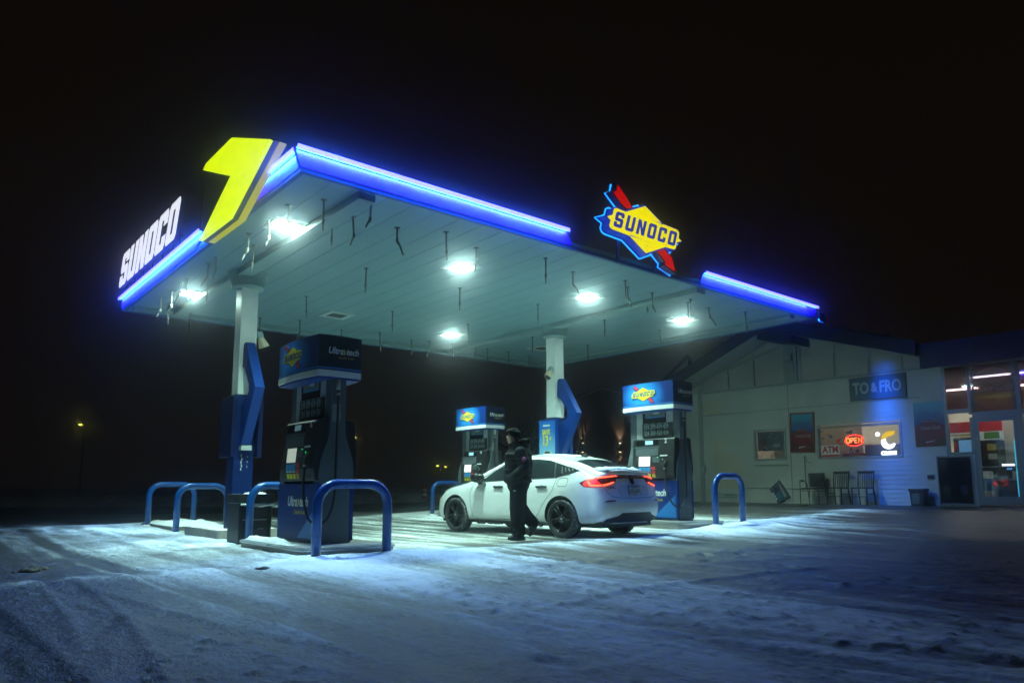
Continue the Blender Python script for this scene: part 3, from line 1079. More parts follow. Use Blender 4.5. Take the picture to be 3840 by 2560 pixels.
# advert in the right column's frame
po = thing("advert_poster", "blue poster reading SAVE 13c with a white car on the right column", "poster", 8.50 - .272, 4.48, 0)
m_p, t_, out_ = new_mat("poster_sky")
b_ = t_.nodes.new("ShaderNodeBsdfPrincipled")
tcn = t_.nodes.new("ShaderNodeTexCoord")
sxn = t_.nodes.new("ShaderNodeSeparateXYZ")
rp = t_.nodes.new("ShaderNodeValToRGB")
rp.color_ramp.elements[0].position = 0.15
rp.color_ramp.elements[0].color = (.25, .60, .80, 1)
rp.color_ramp.elements[1].position = .75
rp.color_ramp.elements[1].color = (.004, .14, .52, 1)
t_.links.new(tcn.outputs["Generated"], sxn.inputs[0])
t_.links.new(sxn.outputs["Z"], rp.inputs[0])
t_.links.new(rp.outputs[0], b_.inputs["Base Color"])
t_.links.new(b_.outputs[0], out_.inputs[0])
g = MB(); g.box(-.006, 0, -.265, .265, 1.42, 2.40); g.build("sheet", m_p, po)
link("lettering", text_me("SAVE", .17, .001, F_mu(-.009, .03, 2.14), .72, 0, .006), M_yel, po)
link("lettering", text_me("13", .34, .001, F_mu(-.009, .06, 1.93), .62, 0, .012), M_yel, po)
link("lettering", text_me("¢", .17, .001, F_mu(-.009, -.115, 1.98), .8, 0, .006), M_yel, po)
g = MB(); g.box(-.009, -.0065, -.10, .14, 2.28, 2.315); g.build("heading_bar", M_wht, po)
g = MB(); g.mi = 0
g.prism([(.22, 1.50), (.20, 1.60), (.13, 1.63), (.08, 1.70), (-.10, 1.70), (-.15, 1.63), (-.21, 1.60), (-.24, 1.50)], 'x', -.009, -.0065)
g.mi = 1
g.prism([(.10, 1.64), (.065, 1.69), (-.085, 1.69), (-.12, 1.64)], 'x', -.0105, -.0092)
g.box(-.0105, -.0092, -.18, .16, 1.52, 1.56)
g.box(-.009, -.0065, -.26, .26, 1.43, 1.485)
g.build("car_picture", [M_wht, M_black], po)

def floodlight(label, u, v, z, rot, tilt):
    t_ = thing("floodlight", label, "floodlight", u, v, z, rot)
    M = Matrix.Rotation(tilt, 4, 'Y')
    g = MB()
    g.prism([(-.05, -.055), (.05, -.055), (.05, .055), (-.05, .055)], 'z', .0, .10, M=Matrix.Translation((.06, 0, .02)) @ M)
    g.build("neck", M_beam, t_)
    g = MB()
    tb = bmesh.new()
    bmesh.ops.create_cone(tb, cap_ends=False, segments=16, radius1=.095, radius2=.05, depth=.20)
    g.add(tb, Matrix.Translation((.10, 0, -.06)) @ M)
    g.build("shade", mat("cream_metal", (.62, .55, .38), .4), t_)
    g = MB()
    g.lathe([(0, -.085), (.085, -.085)], 16, M=Matrix.Translation((.10, 0, -.06)) @ M)
    g.build("glass", M_blackgl, t_)
    g = MB()
    g.box(-.04, .02, -.03, .03, .0, .12)
    g.build("bracket", M_beam, t_)
floodlight("small cream floodlight unlit on the right side of the left canopy column", 1.32, 4.76, 3.55, 0, R(-25))
floodlight("small cream floodlight unlit on the left side of the right canopy column", 8.32, 4.40, 3.58, R(180), R(-35))

# ------------------------------------------------------------------ guard rails
def rail(label, u, v, wd=.94, h=.96, rot=0.0, lean=0.0, z=None):
    z = gz(u + wd / 2, v) - .02 if z is None else z
    t_ = thing("guard_rail", label, "bollard", u, v, z, rot, "blue U-shaped guard rails")
    g = MB()
    rr = .26
    pts = [(0, 0, -.1), (0, lean * .3, h - rr - .0575)]
    n = 9
    for k in range(1, n + 1):
        a = R(180 - 90 * k / n)
        pts.append((rr + rr * math.cos(a), lean * .4, h - .0575 - rr + rr * math.sin(a)))
    for k in range(n + 1):
        a = R(90 - 90 * k / n)
        pts.append((wd - rr + rr * math.cos(a), lean * .4, h - .0575 - rr + rr * math.sin(a)))
    pts.append((wd, 0, -.1))
    g.tube(pts, .0575, 18)
    g.build("pipe", M_bluegloss, t_, sharp=60)
    g = MB()
    for p in (0, wd):
        g.lathe([(.059, 0.04), (.075, .03), (.13, .012), (.17, -.02)], 14, (p, 0, 0))
    g.build("snow_collar", M_snow, t_, sharp=180)
rail("blue guard rail in front of the near left pump, closest to the viewer", .31, -.12, z=0.0)
rail("blue guard rail just behind the near left pump, in front of the waste station", .60, 2.80)
rail("blue guard rail partly hidden by the left canopy column's base", .66, 6.75)
rail("farthest left blue guard rail, standing alone beside the dark street", .75, 9.2)
rail("blue guard rail right of the fuel pump that stands beside the car's tail", 8.18, -.15, .94, .98, R(2), 0)
rail("blue guard rail peeking out in front of the car's bonnet at the rear pump", 8.05, 9.05)

# ------------------------------------------------------------------ fuel pumps
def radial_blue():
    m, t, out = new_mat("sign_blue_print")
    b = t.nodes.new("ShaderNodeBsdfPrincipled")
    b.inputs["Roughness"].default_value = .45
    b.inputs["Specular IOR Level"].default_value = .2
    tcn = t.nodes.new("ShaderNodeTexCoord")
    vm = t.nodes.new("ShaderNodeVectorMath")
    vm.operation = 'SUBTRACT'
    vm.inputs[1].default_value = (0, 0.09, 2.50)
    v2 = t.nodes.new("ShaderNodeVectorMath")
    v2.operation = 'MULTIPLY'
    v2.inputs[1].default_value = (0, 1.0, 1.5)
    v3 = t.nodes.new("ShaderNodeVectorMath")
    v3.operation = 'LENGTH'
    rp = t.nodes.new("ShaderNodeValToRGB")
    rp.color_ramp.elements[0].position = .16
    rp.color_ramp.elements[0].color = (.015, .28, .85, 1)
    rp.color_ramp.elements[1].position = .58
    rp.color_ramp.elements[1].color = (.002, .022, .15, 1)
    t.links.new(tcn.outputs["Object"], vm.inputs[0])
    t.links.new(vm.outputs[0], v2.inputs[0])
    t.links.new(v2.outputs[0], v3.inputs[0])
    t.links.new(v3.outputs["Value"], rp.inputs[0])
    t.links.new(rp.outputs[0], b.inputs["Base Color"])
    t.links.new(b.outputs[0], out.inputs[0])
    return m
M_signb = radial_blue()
M_signend = mat("sign_end_shaded", (.003, .008, .032), .5, spec=.12)  # sign blue darkened on the ends, painting in their shade
M_pumpblue = mat("pump_blue", (.003, .028, .18), .45, var=.15, spec=.2)
M_lcd = emat("lcd_blue", (.02, .38, .62), .75)
M_lcdd = emat("lcd_dim", (.10, .22, .26), .35)
M_scr = emat("screen_white", (1.0, .97, .88), .95)
M_scrd = emat("screen_dim", (.62, .72, .58), .55)
M_green = emat("green_led", (.0, 1.0, .25), 1.0)
M_num = mat("price_digits", (.40, .50, .50), .5)

def pump(label, u, v, z, num, lit):
    t_ = thing("fuel_pump", label, "fuel pump", u, v, z, 0, "fuel pumps")
    # cabinet
    g = MB()
    EP = [(-.235, 0), (-.245, .55), (-.25, .93), (-.235, 1.08), (-.195, 1.22), (-.145, 1.34), (-.115, 1.46), (-.11, 1.62), (-.11, 2.19)]
    EP = EP + [(-a, b) for a, b in EP[::-1]]
    g.prism(EP, 'y', -.64, -.475, .012)
    g.build("end_panel", M_grey, t_)
    g = MB()
    g.prism(EP, 'y', .475, .64, .012)
    g.build("end_panel", M_grey, t_)
    for sy in (-.474, .30):
        g = MB()
        g.box(-.112, .112, sy, sy + .17, 1.58, 2.19, .01)
        g.build("tower", M_greylt, t_)
    g = MB()
    g.box(-.20, .20, -.474, .474, 0.0, 2.19)
    for vv in g.bm.verts:
        if vv.co.z > 1.5:
            vv.co.x *= .35
    g.build("core", M_black, t_)
    for sx_ in (-1, 1):
        f = (lambda a, b: (min(sx_ * a, sx_ * b), max(sx_ * a, sx_ * b)))
        def lft(x, y, zz):
            if sx_ < 0:
                return F_mu(-x, -y, zz)
            return frame((x, y, zz), (0, 1, 0), (0, 0, 1))
        g = MB()
        a, b = f(.20, .258)
        g.box(a, b, -.645, .645, .03, .78, .008)
        lp = g.build("lower_panel", M_pumpblue, t_)
        g = MB()
        q = [(-.60, .06), (-.05, .06), (-.60, .50)] if sx_ < 0 else [(.60, .06), (.05, .06), (.60, .50)]
        a, b = f(.2585, .2605)
        g.prism(q, 'x', a, b)
        q = [(-.04, .06), (.14, .06), (-.60, .62), (-.60, .52)] if sx_ < 0 else [(.04, .06), (-.14, .06), (.60, .62), (.60, .52)]
        g.build("swoosh", M_lblue, lp)
        link("lettering", text_me("Ultra", .185, .001, lft(.262, -.145, .535), .82, .25, .005), M_wht, lp)
        link("lettering", text_me("tech", .185, .001, lft(.262, .225, .535), .82, .25, .005), M_wht, lp)
        link("lettering", text_me("›", .20, .001, lft(.262, .055, .54), .9, 0, .008), M_yel, lp)
        link("lettering", text_me("Quality Fuels", .075, .001, lft(.262, .10, .40), .9, .15, .001), M_gold, lp)
        # console
        g = MB()
        CP = [(.19, .80), (.285, .82), (.315, .98), (.30, 1.18), (.26, 1.60), (.235, 1.63), (.12, 1.63), (.12, .80)]
        g.prism([(sx_ * p, q_) for p, q_ in CP], 'y', -.615, .44, .008)
        co = g.build("console", M_black, t_)
        def on(name, y0, y1, z0, z1, m, d=.0, parent=co):
            def xs(zz):
                for (x1, z1_), (x2, z2_) in zip(CP[1:], CP[2:]):
                    if z1_ <= zz <= z2_:
                        return x1 + (x2 - x1) * (zz - z1_) / (z2_ - z1_)
                return .3
            g = MB()
            x0_, x1_ = xs(z0) + .003 + d, xs(z1) + .003 + d
            pts = [(sx_ * x0_, sx_ * y0, z0), (sx_ * x0_, sx_ * y1, z0), (sx_ * x1_, sx_ * y1, z1), (sx_ * x1_, sx_ * y0, z1)]
            tb = bmesh.new()
            fa = tb.faces.new([tb.verts.new(p) for p in pts])
            ex = bmesh.ops.extrude_face_region(tb, geom=[fa])
            for vv in ex['geom']:
                if isinstance(vv, bmesh.types.BMVert):
                    vv.co.x -= sx_ * .006
            bmesh.ops.recalc_face_normals(tb, faces=list(tb.faces))
            g.add(tb)
            return g.build(name, m, parent)
        # y here counts to the right as the customer sees it
        on("display", -.36, .22, 1.49, 1.60, M_blackgl)
        on("lcd", -.12, .08, 1.505, 1.585, M_lcd if lit else M_lcdd, .003)
        on("ledge", -.40, .25, 1.44, 1.465, M_grey, .006)
        on("card_bay", -.36, .22, 1.28, 1.43, M_grey)
        on("screen", -.27, .02, 1.07, 1.265, M_scr if lit else M_scrd, .003)
        on("card_reader", .09, .26, 1.14, 1.25, M_grey, .004)
        on("green_light", .20, .225, 1.235, 1.25, M_green, .008)
        on("green_light", .33, .345, 1.19, 1.205, M_green, .008)
        on("sticker", .27, .45, 1.262, 1.285, M_wht, .003)
        for k in range(3):
            on("grade_button", -.27 + k * .105, -.175 + k * .105, .955, 1.05, M_cyan, .004)
            on("price_tag", -.26 + k * .105, -.19 + k * .105, .935, .95, M_wht, .005)
            on("octane_dot", -.26 + k * .105, -.185 + k * .105, .845, .915, M_yel, .004)
        on("grade_button", .05, .155, .925, 1.06, M_red, .004)
        on("octane_dot", .06, .145, .845, .915, M_gold, .004)
        on("nozzle_bay", .26, .50, .86, 1.16, M_rubber, .004)
        def numx(zz):
            return .262 + .004
        link("number", text_me(num, .125, .001, lft(.268, .40, 1.565), .9, 0, .004), M_wht, co)
        # price board and panels above it
        g = MB()
        a, b = f(.115, .135)
        g.box(a, b, -.47, .17 + .13, 1.66, 1.95, .004)
        pb = g.build("price_board", M_black, t_)
        for r_, row in enumerate((("319", "379", "419", "429"), ("324", "384", "424", "434"))):
            for k, s_ in enumerate(row):
                yy = -.215 + k * .165 + .03
                link("digits", text_me(s_, .135, .001, lft(.137, yy, 1.868 - r_ * .125), .66, 0, .002), M_num, pb)
        g = MB()
        for k in range(4):
            yc = -(-.215 + k * .165 + .03) * sx_ * -1
            a2, b2 = f(.1355, .137)
            g.box(a2, b2, yc - .05, yc + .05, 1.935, 1.943)
        g.build("grade_names", M_num, pb)
        g = MB()
        a, b = f(.10, .118)
        g.box(a, b, -.30, .299, 1.955, 2.19, .004)
        vp = g.build("media_panel", M_blackgl, t_)
        g = MB()
        a, b = f(.119, .124)
        g.box(a, b, -.29, .22, 2.075, 2.185)
        ad = g.build("advert", mat("advert_photo", (.16, .20, .17), .4, var=.8, scale=22), vp)
        g = MB()
        a, b = f(.1245, .127)
        g.box(a, b, -.29, .22, 2.06, 2.085)
        g.build("advert_edge", M_cyan, vp)
        link("lettering", text_me("TEAM", .07, .001, lft(.126, .05, 2.155), .9, 0, .002), M_wht, vp)
    g = MB()
    g.box(-.10, .02, -.648, -.641, 1.58, 1.88)
    g.build("notice", M_wht, t_) if False else g.bm.free()
    g = MB()
    g.box(-.085, .035, -.645, -.6405, 1.60, 1.84)
    g.build("notice", mat("notice_print", (.30, .34, .35), .5, var=.5, scale=60), t_)
    # sign box with bowed sides
    def bow(hx, hy, sx2, sy2, n=10):
        pts = []
        for k in range(n):
            t2 = -1 + 2 * k / n
            pts.append((t2 * hx, -hy - sy2 * (1 - t2 * t2)))
        for k in range(n):
            t2 = -1 + 2 * k / n
            pts.append((hx + sx2 * (1 - t2 * t2), t2 * hy))
        for k in range(n):
            t2 = 1 - 2 * k / n
            pts.append((t2 * hx, hy + sy2 * (1 - t2 * t2)))
        for k in range(n):
            t2 = 1 - 2 * k / n
            pts.append((-hx - sx2 * (1 - t2 * t2), t2 * hy))
        return pts
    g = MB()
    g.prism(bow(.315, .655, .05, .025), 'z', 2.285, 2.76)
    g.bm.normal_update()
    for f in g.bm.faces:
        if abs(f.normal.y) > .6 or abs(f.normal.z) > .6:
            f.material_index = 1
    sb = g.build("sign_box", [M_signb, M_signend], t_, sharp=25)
    g = MB()
    g.prism(bow(.318, .658, .05, .025), 'z', 2.20, 2.284)
    g.build("white_band", M_wht, sb, sharp=25)
    g = MB()
    g.prism(bow(.30, .64, .05, .025), 'z', 2.17, 2.199)
    g.build("underside", M_blue, sb)
    g = MB()
    g.prism(bow(.316, .656, .05, .025), 'z', 2.30, 2.325)
    g.build("light_band", M_lblue, sb, sharp=25)
    for sx_ in (-1, 1):
        x = .315 + .05 + .003
        M = (F_mu(-x, .06, 2.535) if sx_ < 0 else frame((x, -.06, 2.535), (0, 1, 0), (0, 0, 1))) @ Matrix.Diagonal((.32, .32, 1, 1))
        for pl in (ARH, ARL):
            link("logo_arrow", shape_me([scale_out(pl, .03)], .001, M @ Matrix.Translation((0, 0, -.0005))), M_navy, sb)
            link("logo_arrow", shape_me([pl], .001, M @ Matrix.Translation((0, 0, .001))), M_red, sb)
        link("logo_border", shape_me([BORDER], .001, M @ Matrix.Translation((0, 0, .002))), M_navy, sb)
        link("logo_face", shape_me([FACE], .001, M @ Matrix.Translation((0, 0, .0045))), M_yel, sb)
        for i, c_ in enumerate("SUNOCO"):
            sp = [[(-.867 + i * .2895 + a * .285 + .1 * b, -.142 + b * .285) for a, b in s_] for s_ in block(c_)]
            link("logo_letter", shape_me(sp, .001, M @ Matrix.Translation((0, 0, .007))), M_navy, sb)
    for sy in (-1, 1):
        y = .655 + .025 + .004
        def fe(x, zz):
            return F_mv(x, -y, zz) if sy < 0 else frame((-x, y, zz), (-1, 0, 0), (0, 0, 1))
        link("lettering", text_me("Ultra", .125, .001, fe(-.085, 2.55), .85, .25, .003), M_wht, sb)
        link("lettering", text_me("›", .13, .001, fe(.05, 2.55), .9, 0, .006), M_yel, sb)
        link("lettering", text_me("tech", .125, .001, fe(.165, 2.55), .85, .25, .003), M_wht, sb)
        link("lettering", text_me("Quality Fuels", .045, .001, fe(.07, 2.465), .95, .15, .0005), M_gold, sb)
    # hoses: down the end panel, a loop, up to the nozzle on the console
    for sx_ in (-1, 1):
        def P(x, y, zz):
            return (sx_ * x, -y * sx_ * -1 * 1.0 if False else (y if sx_ < 0 else -y), zz)
        ctl = [(.02, -.66, 2.16), (.02, -.675, 1.95), (.03, -.69, 1.5), (.04, -.70, 1.0), (.06, -.72, .62), (.12, -.735, .40), (.20, -.73, .29), (.29, -.69, .26), (.36, -.60, .33), (.385, -.52, .52), (.38, -.46, .75), (.36, -.43, .95), (.35, -.42, 1.06)]
        pts = []
        for i in range(len(ctl) - 1):
            p0, p1, p2, p3 = [Vector(P(*ctl[min(max(i + d, 0), len(ctl) - 1)])) for d in (-1, 0, 1, 2)]
            for k in range(4):
                s_ = k / 4
                pts.append(.5 * ((2 * p1) + (p2 - p0) * s_ + (2 * p0 - 5 * p1 + 4 * p2 - p3) * s_ ** 2 + (3 * p1 - p0 - 3 * p2 + p3) * s_ ** 3))
        pts.append(Vector(P(*ctl[-1])))
        g = MB()
        g.tube(pts, .0165, 10)
        h_ = g.build("hose", M_rubber, t_)
        g = MB()
        g.tube([P(.02, -.663, 2.17), P(.02, -.667, 2.03)], .026, 10)
        g.tube([P(.02, -.672, 1.985), P(.02, -.675, 1.95)], .022, 10)
        g.build("coupling", M_pipew, h_)
        g = MB()
        g.tube([P(.35, -.42, 1.02), P(.345, -.42, 1.10), P(.33, -.43, 1.17)], [.02, .024, .02], 10)
        g.tube([P(.33, -.43, 1.16), P(.28, -.44, 1.10), P(.27, -.445, 1.02)], [.018, .014, .011], 10)
        g.build("nozzle", M_rubber, h_)
        g = MB()
        g.tube([P(.352, -.42, 1.0), P(.351, -.42, 1.03)], .022, 10)
        g.build("ferrule", M_steel, h_)
    return t_
pump("fuel pump numbered 6, large and mostly unlit, near the viewer at left", .975, 1.39, .13, "6", False)
pump("fuel pump numbered 2 with a lit screen right of the white car", 8.46, 1.365, .20, "2", True)
pump("fuel pump numbered 4 with a lit screen, standing behind the car's bonnet", 8.373, 7.30, .175, "4", True)

# ------------------------------------------------------------------ waste station by the left column
wb = thing("waste_station", "black waste station with a white bag hanging out beside the left column", "bin", .72, 3.12, .02)
g = MB()
g.box(-.25, .25, -.20, .25, 0, .70, .01)
g.build("cabinet", M_black, wb)
g = MB()
g.box(-.27, .27, -.25, .27, .60, .74, .012)
g.build("lid", M_black, wb)
g = MB()
for zz in (.20, .335):
    g.box(-.21, .21, -.225, -.202, zz, zz + .012)
g.box(-.25, -.215, -.235, -.2005, 0, .598)
g.box(.215, .25, -.235, -.2005, 0, .598)
g.build("shelf_frame", M_black, wb)
g = MB()
g.box(-.18, .18, -.222, -.206, .349, .357)
g.build("snow_line", M_snow, wb, sharp=180)
g = MB()
g.box(.05, .14, -.222, -.206, .214, .219)
g.build("snow_line", M_snow, wb, sharp=180)
g = MB()
q = random.Random(3)
bag = []
for j in range(9):
    row = []
    for i in range(17):
        a = -.25 + .56 * i / 16
        zz = .60 - .055 * j / 8 * (1.1 - abs(i - 8) / 14) + q.uniform(-.006, .006)
        yy = -.262 - .03 * math.sin(j / 8 * math.pi) - .012 * q.random()
        if i > 13:
            yy += (i - 13) * .02
        row.append(g.bm.verts.new((a, yy, zz)))
    bag.append(row)
for j in range(8):
    for i in range(16):
        g.bm.faces.new([bag[j][i], bag[j][i + 1], bag[j + 1][i + 1], bag[j + 1][i]])
tb = bmesh.new()
bmesh.ops.create_icosphere(tb, subdivisions=3, radius=1)
for vv in tb.verts:
    k = 1 + .35 * (q.random() - .5)
    vv.co = Vector((.31 + vv.co.x * .07 * k, -.20 + vv.co.y * .06 * k, .575 + vv.co.z * .045 * k))
g.add(tb)
g.build("bag", mat("white_plastic_film", (.55, .58, .56), .3, bump=.6, bscale=30), wb, sharp=180)
g = MB()
tb = bmesh.new()
bmesh.ops.create_icosphere(tb, subdivisions=3, radius=1)
for vv in tb.verts:
    vv.co = Vector((.06 + vv.co.x * .17, -.02 + vv.co.y * .18, .737 + max(0, vv.co.z) * .035))
g.add(tb)
g.build("snow_cap", M_snow, wb, sharp=180)

# ------------------------------------------------------------------ traffic cone
cn = thing("traffic_cone", "orange traffic cone with two white bands in the dark beyond the pumps", "cone", 14.3, 19.05, gz(14.3, 19.05))
M_or = mat("cone_orange", (.62, .07, .03), .5)
g = MB(); g.lathe([(.17, .0), (.17, .03), (.13, .04), (.112, .26)], 18); g.build("cone_body", M_or, cn)
g = MB(); g.lathe([(.112, .261), (.10, .38)], 18); g.build("band", M_wht, cn)
g = MB(); g.lathe([(.10, .381), (.09, .45)], 18); g.build("cone_body", M_or, cn)
g = MB(); g.lathe([(.09, .451), (.076, .58)], 18); g.build("band", M_wht, cn)
g = MB(); g.lathe([(.076, .581), (.055, .76), (0, .765)], 18); g.build("cone_tip", M_or, cn)
g = MB(); g.box(-.2, .2, -.2, .2, 0, .035, .01); g.build("base", M_rubber, cn)

# ------------------------------------------------------------------ the white car
car = thing_w("parked_car", "white hatchback car with lit red tail lamps parked under the canopy", "car", (1.443, 13.06, .005), R(134.97))
M_paint = mat("white_car_paint", (.80, .81, .81), .26, var=.05, scale=2, coat=.8)
M_cglass = mat("tinted_car_glass", (.012, .017, .018), .07, var=.3, scale=3, coat=.6)
M_carblk = mat("gloss_black_trim", (.010, .011, .012), .22, var=.2)
M_carmat = mat("matt_black_trim", (.014, .014, .015), .6, var=.3)
M_lampdk = mat("dark_red_lens", (.10, .004, .008), .15, coat=.5)
M_lampred = emat("red_lens_glow", (1.0, .01, .02), .85, (.3, .0, .01))
M_lampbar = emat("tail_light_bar", (1.0, .06, .025), 6.5, (.5, .02, .01))
M_seam = mat("panel_gap", (.05, .055, .055), .7)
M_frost = mat("frosted_snow", (.42, .47, .48), .7, var=.25, scale=20, bump=.6, bscale=50)

ST = []   # (x per ring point | scalar, [(y,z) * 11])
ST.append(([-.79, -.845, -.875, -.872, -.835, -.805, -.765, -.765, -.80, -.85, -.865],
           [(.70, .25), (.80, .34), (.825, .50), (.815, .63), (.795, .72), (.775, .87), (.725, 1.0), (.67, 1.05), (.60, 1.075), (.30, 1.10), (0, 1.105)]))
ST.append(([-.66] * 11, [(.72, .23), (.845, .29), (.868, .45), (.872, .62), (.868, .76), (.845, .90), (.785, 1.01), (.715, 1.07), (.60, 1.105), (.30, 1.135), (0, 1.14)]))
ST.append(([-.32] * 11, [(.72, .21), (.865, .27), (.892, .44), (.898, .62), (.893, .77), (.87, .91), (.80, 1.045), (.705, 1.165), (.595, 1.22), (.30, 1.265), (0, 1.27)]))
ST.append(([.08] * 11, [(.72, .20), (.87, .26), (.895, .43), (.90, .62), (.895, .78), (.878, .91), (.815, 1.02), (.70, 1.235), (.58, 1.325), (.30, 1.372), (0, 1.38)]))
ST.append(([.55] * 11, [(.72, .195), (.862, .25), (.885, .42), (.895, .62), (.892, .79), (.878, .905), (.832, .995), (.69, 1.27), (.562, 1.39), (.30, 1.428), (0, 1.437)]))
ST.append(([1.05] * 11, [(.72, .195), (.86, .25), (.882, .42), (.893, .62), (.89, .79), (.876, .90), (.838, .975), (.69, 1.27), (.558, 1.395), (.30, 1.437), (0, 1.446)]))
ST.append(([1.45] * 11, [(.72, .195), (.86, .25), (.882, .42), (.893, .62), (.89, .79), (.876, .89), (.84, .962), (.695, 1.235), (.562, 1.355), (.30, 1.405), (0, 1.415)]))
ST.append(([1.85] * 11, [(.72, .195), (.86, .25), (.882, .42), (.893, .62), (.89, .79), (.874, .88), (.842, .948), (.745, 1.12), (.625, 1.21), (.32, 1.268), (0, 1.278)]))
ST.append(([2.20] * 11, [(.72, .195), (.862, .25), (.885, .42), (.895, .62), (.89, .78), (.872, .87), (.835, .935), (.775, .995), (.68, 1.04), (.34, 1.085), (0, 1.095)]))
ST.append(([2.48] * 11, [(.72, .20), (.865, .26), (.892, .43), (.898, .62), (.888, .765), (.862, .85), (.81, .91), (.735, .945), (.62, .962), (.31, .985), (0, .99)]))
ST.append(([2.95] * 11, [(.72, .21), (.865, .27), (.89, .44), (.892, .61), (.872, .74), (.83, .815), (.765, .862), (.67, .885), (.53, .90), (.28, .915), (0, .92)]))
ST.append(([3.25] * 11, [(.72, .20), (.835, .26), (.86, .42), (.855, .57), (.825, .68), (.775, .745), (.715, .785), (.62, .808), (.49, .825), (.26, .842), (0, .85)]))
ST.append(([3.38, 3.42, 3.44, 3.44, 3.42, 3.38, 3.35, 3.36, 3.40, 3.50, 3.54],
           [(.62, .20), (.70, .27), (.72, .42), (.71, .54), (.69, .61), (.665, .67), (.62, .715), (.54, .735), (.42, .75), (.22, .765), (0, .77)]))

def car_body():
    bm = bmesh.new()
    n = 11
    rings = []
    for xs, pts in ST:
        L = [bm.verts.new((xs[j], pts[j][0], pts[j][1])) for j in range(n)]
        Rr = [bm.verts.new((xs[j], -pts[j][0], pts[j][1])) for j in range(n - 1)]
        rings.append(L + Rr[::-1])
    m = len(rings[0])
    for a, b in zip(rings[:-1], rings[1:]):
        for k in range(m):
            bm.faces.new([a[k], a[(k + 1) % m], b[(k + 1) % m], b[k]])
    def cap(ring, sgn, bul):
        xs, pts = ST[0] if sgn < 0 else ST[-1]
        rows = []
        for j in range(9):
            l, r_ = ring[j], ring[m - 1 - j]
            if j == 8:
                rows.append([l, ring[9], ring[10], ring[11], r_])
            else:
                y, z = pts[j]
                b = bul[j]
                mids = [bm.verts.new((xs[j] + sgn * b * .80, y * .5, z)), bm.verts.new((xs[j] + sgn * b, 0, z)), bm.verts.new((xs[j] + sgn * b * .80, -y * .5, z))]
                rows.append([l] + mids + [r_])
        for a, b in zip(rows[:-1], rows[1:]):
            for k in range(4):
                bm.faces.new([a[k], a[k + 1], b[k + 1], b[k]])
        # close underneath is done by the ring strip (last-first)
        return rows
    r0 = cap(rings[0], -1, [.05, .075, .085, .085, .06, .065, .055, .055, 0])
    r1 = cap(rings[-1], 1, [.10, .14, .15, .15, .15, .16, .17, .16, 0])
    # the strip along the bottom centre of the end caps
    bmesh.ops.recalc_face_normals(bm, faces=list(bm.faces))
    me = bpy.data.meshes.new("body")
    bm.to_mesh(me)
    bm.free()
    ob = bpy.data.objects.new("tmp_body", me)
    C.objects.link(ob)
    ss = ob.modifiers.new("s", 'SUBSURF')
    ss.levels = 3
    ss.render_levels = 3
    cutters = []
    for xx in (0.0, 2.735):
        for sg_ in (-1, 1):
            cb = bmesh.new()
            bmesh.ops.create_cone(cb, cap_ends=True, segments=48, radius1=.375, radius2=.375, depth=.40)
            bmesh.ops.transform(cb, matrix=Matrix.Translation((xx, sg_ * .83, .335)) @ Matrix.Rotation(R(90), 4, 'X'), verts=list(cb.verts))
            cm = bpy.data.meshes.new("cut")
            cb.to_mesh(cm)
            cb.free()
            co = bpy.data.objects.new("tmp_cut", cm)
            C.objects.link(co)
            cutters.append(co)
            bo = ob.modifiers.new("b", 'BOOLEAN')
            bo.operation = 'DIFFERENCE'
            bo.object = co
            bo.solver = 'EXACT'
    dg = bpy.context.evaluated_depsgraph_get()
    dg.update()
    me2 = bpy.data.meshes.new_from_object(ob.evaluated_get(dg))
    # uncut version for projecting details
    for md in list(ob.modifiers)[1:]:
        ob.modifiers.remove(md)
    dg = bpy.context.evaluated_depsgraph_get()
    dg.update()
    bt = bmesh.new()
    bt.from_mesh(ob.evaluated_get(dg).to_mesh())
    bvh = BVHTree.FromBMesh(bt)
    bt.free()
    bpy.data.objects.remove(ob)
    for co in cutters:
        bpy.data.objects.remove(co)
    me2.materials.clear()
    bm = bmesh.new()
    bm.from_mesh(me2)
    for f in bm.faces:
        f.smooth = True
        f.material_index = 0
        c_ = f.calc_center_median()
        for xx in (0, 2.735):
            if math.hypot(c_.x - xx, c_.z - .335) < .379 and abs(c_.y) > .6:
                if abs(f.normal.y) < .45 or abs(abs(c_.y) - .63) < .01:
                    f.material_index = 1
    for e in bm.edges:
        if len(e.link_faces) == 2 and e.calc_face_angle(0) > R(38):
            e.smooth = False
    bm.to_mesh(me2)
    bm.free()
    return me2, bvh
me_, CBVH = car_body()
body = link("body", me_, [M_paint, M_carmat], car)

def project(poly, to3, dr, step=.035, off=.004, mir=False, dens=True):
    """lay a polygon drawn in a plane onto the car's skin"""
    bm = bmesh.new()
    bm.faces.new([bm.verts.new((a, b, 0)) for a, b in poly])
    bmesh.ops.triangulate(bm, faces=list(bm.faces))
    for ax in (0, 1):
        lo = min(p[ax] for p in poly)
        hi = max(p[ax] for p in poly)
        k = lo + step
        while k < hi:
            co = [0, 0, 0]; no = [0, 0, 0]
            co[ax] = k; no[ax] = 1
            bmesh.ops.bisect_plane(bm, geom=list(bm.verts) + list(bm.edges) + list(bm.faces), plane_co=co, plane_no=no)
            k += step
    d = Vector(dr).normalized()
    for v in bm.verts:
        p = Vector(to3(v.co.x, v.co.y))
        hit, nrm, i, ds = CBVH.ray_cast(p - d * 3, d)
        if hit is None:
            hit, nrm, i, ds = CBVH.find_nearest(p)
        if nrm.dot(d) > 0:
            nrm = -nrm
        v.co = hit + nrm * off
    if mir:
        for v in bm.verts:
            v.co.y = -v.co.y
    for f in bm.faces:
        f.smooth = True
    bmesh.ops.recalc_face_normals(bm, faces=list(bm.faces))
    # give the piece a little thickness towards the body
    return bm

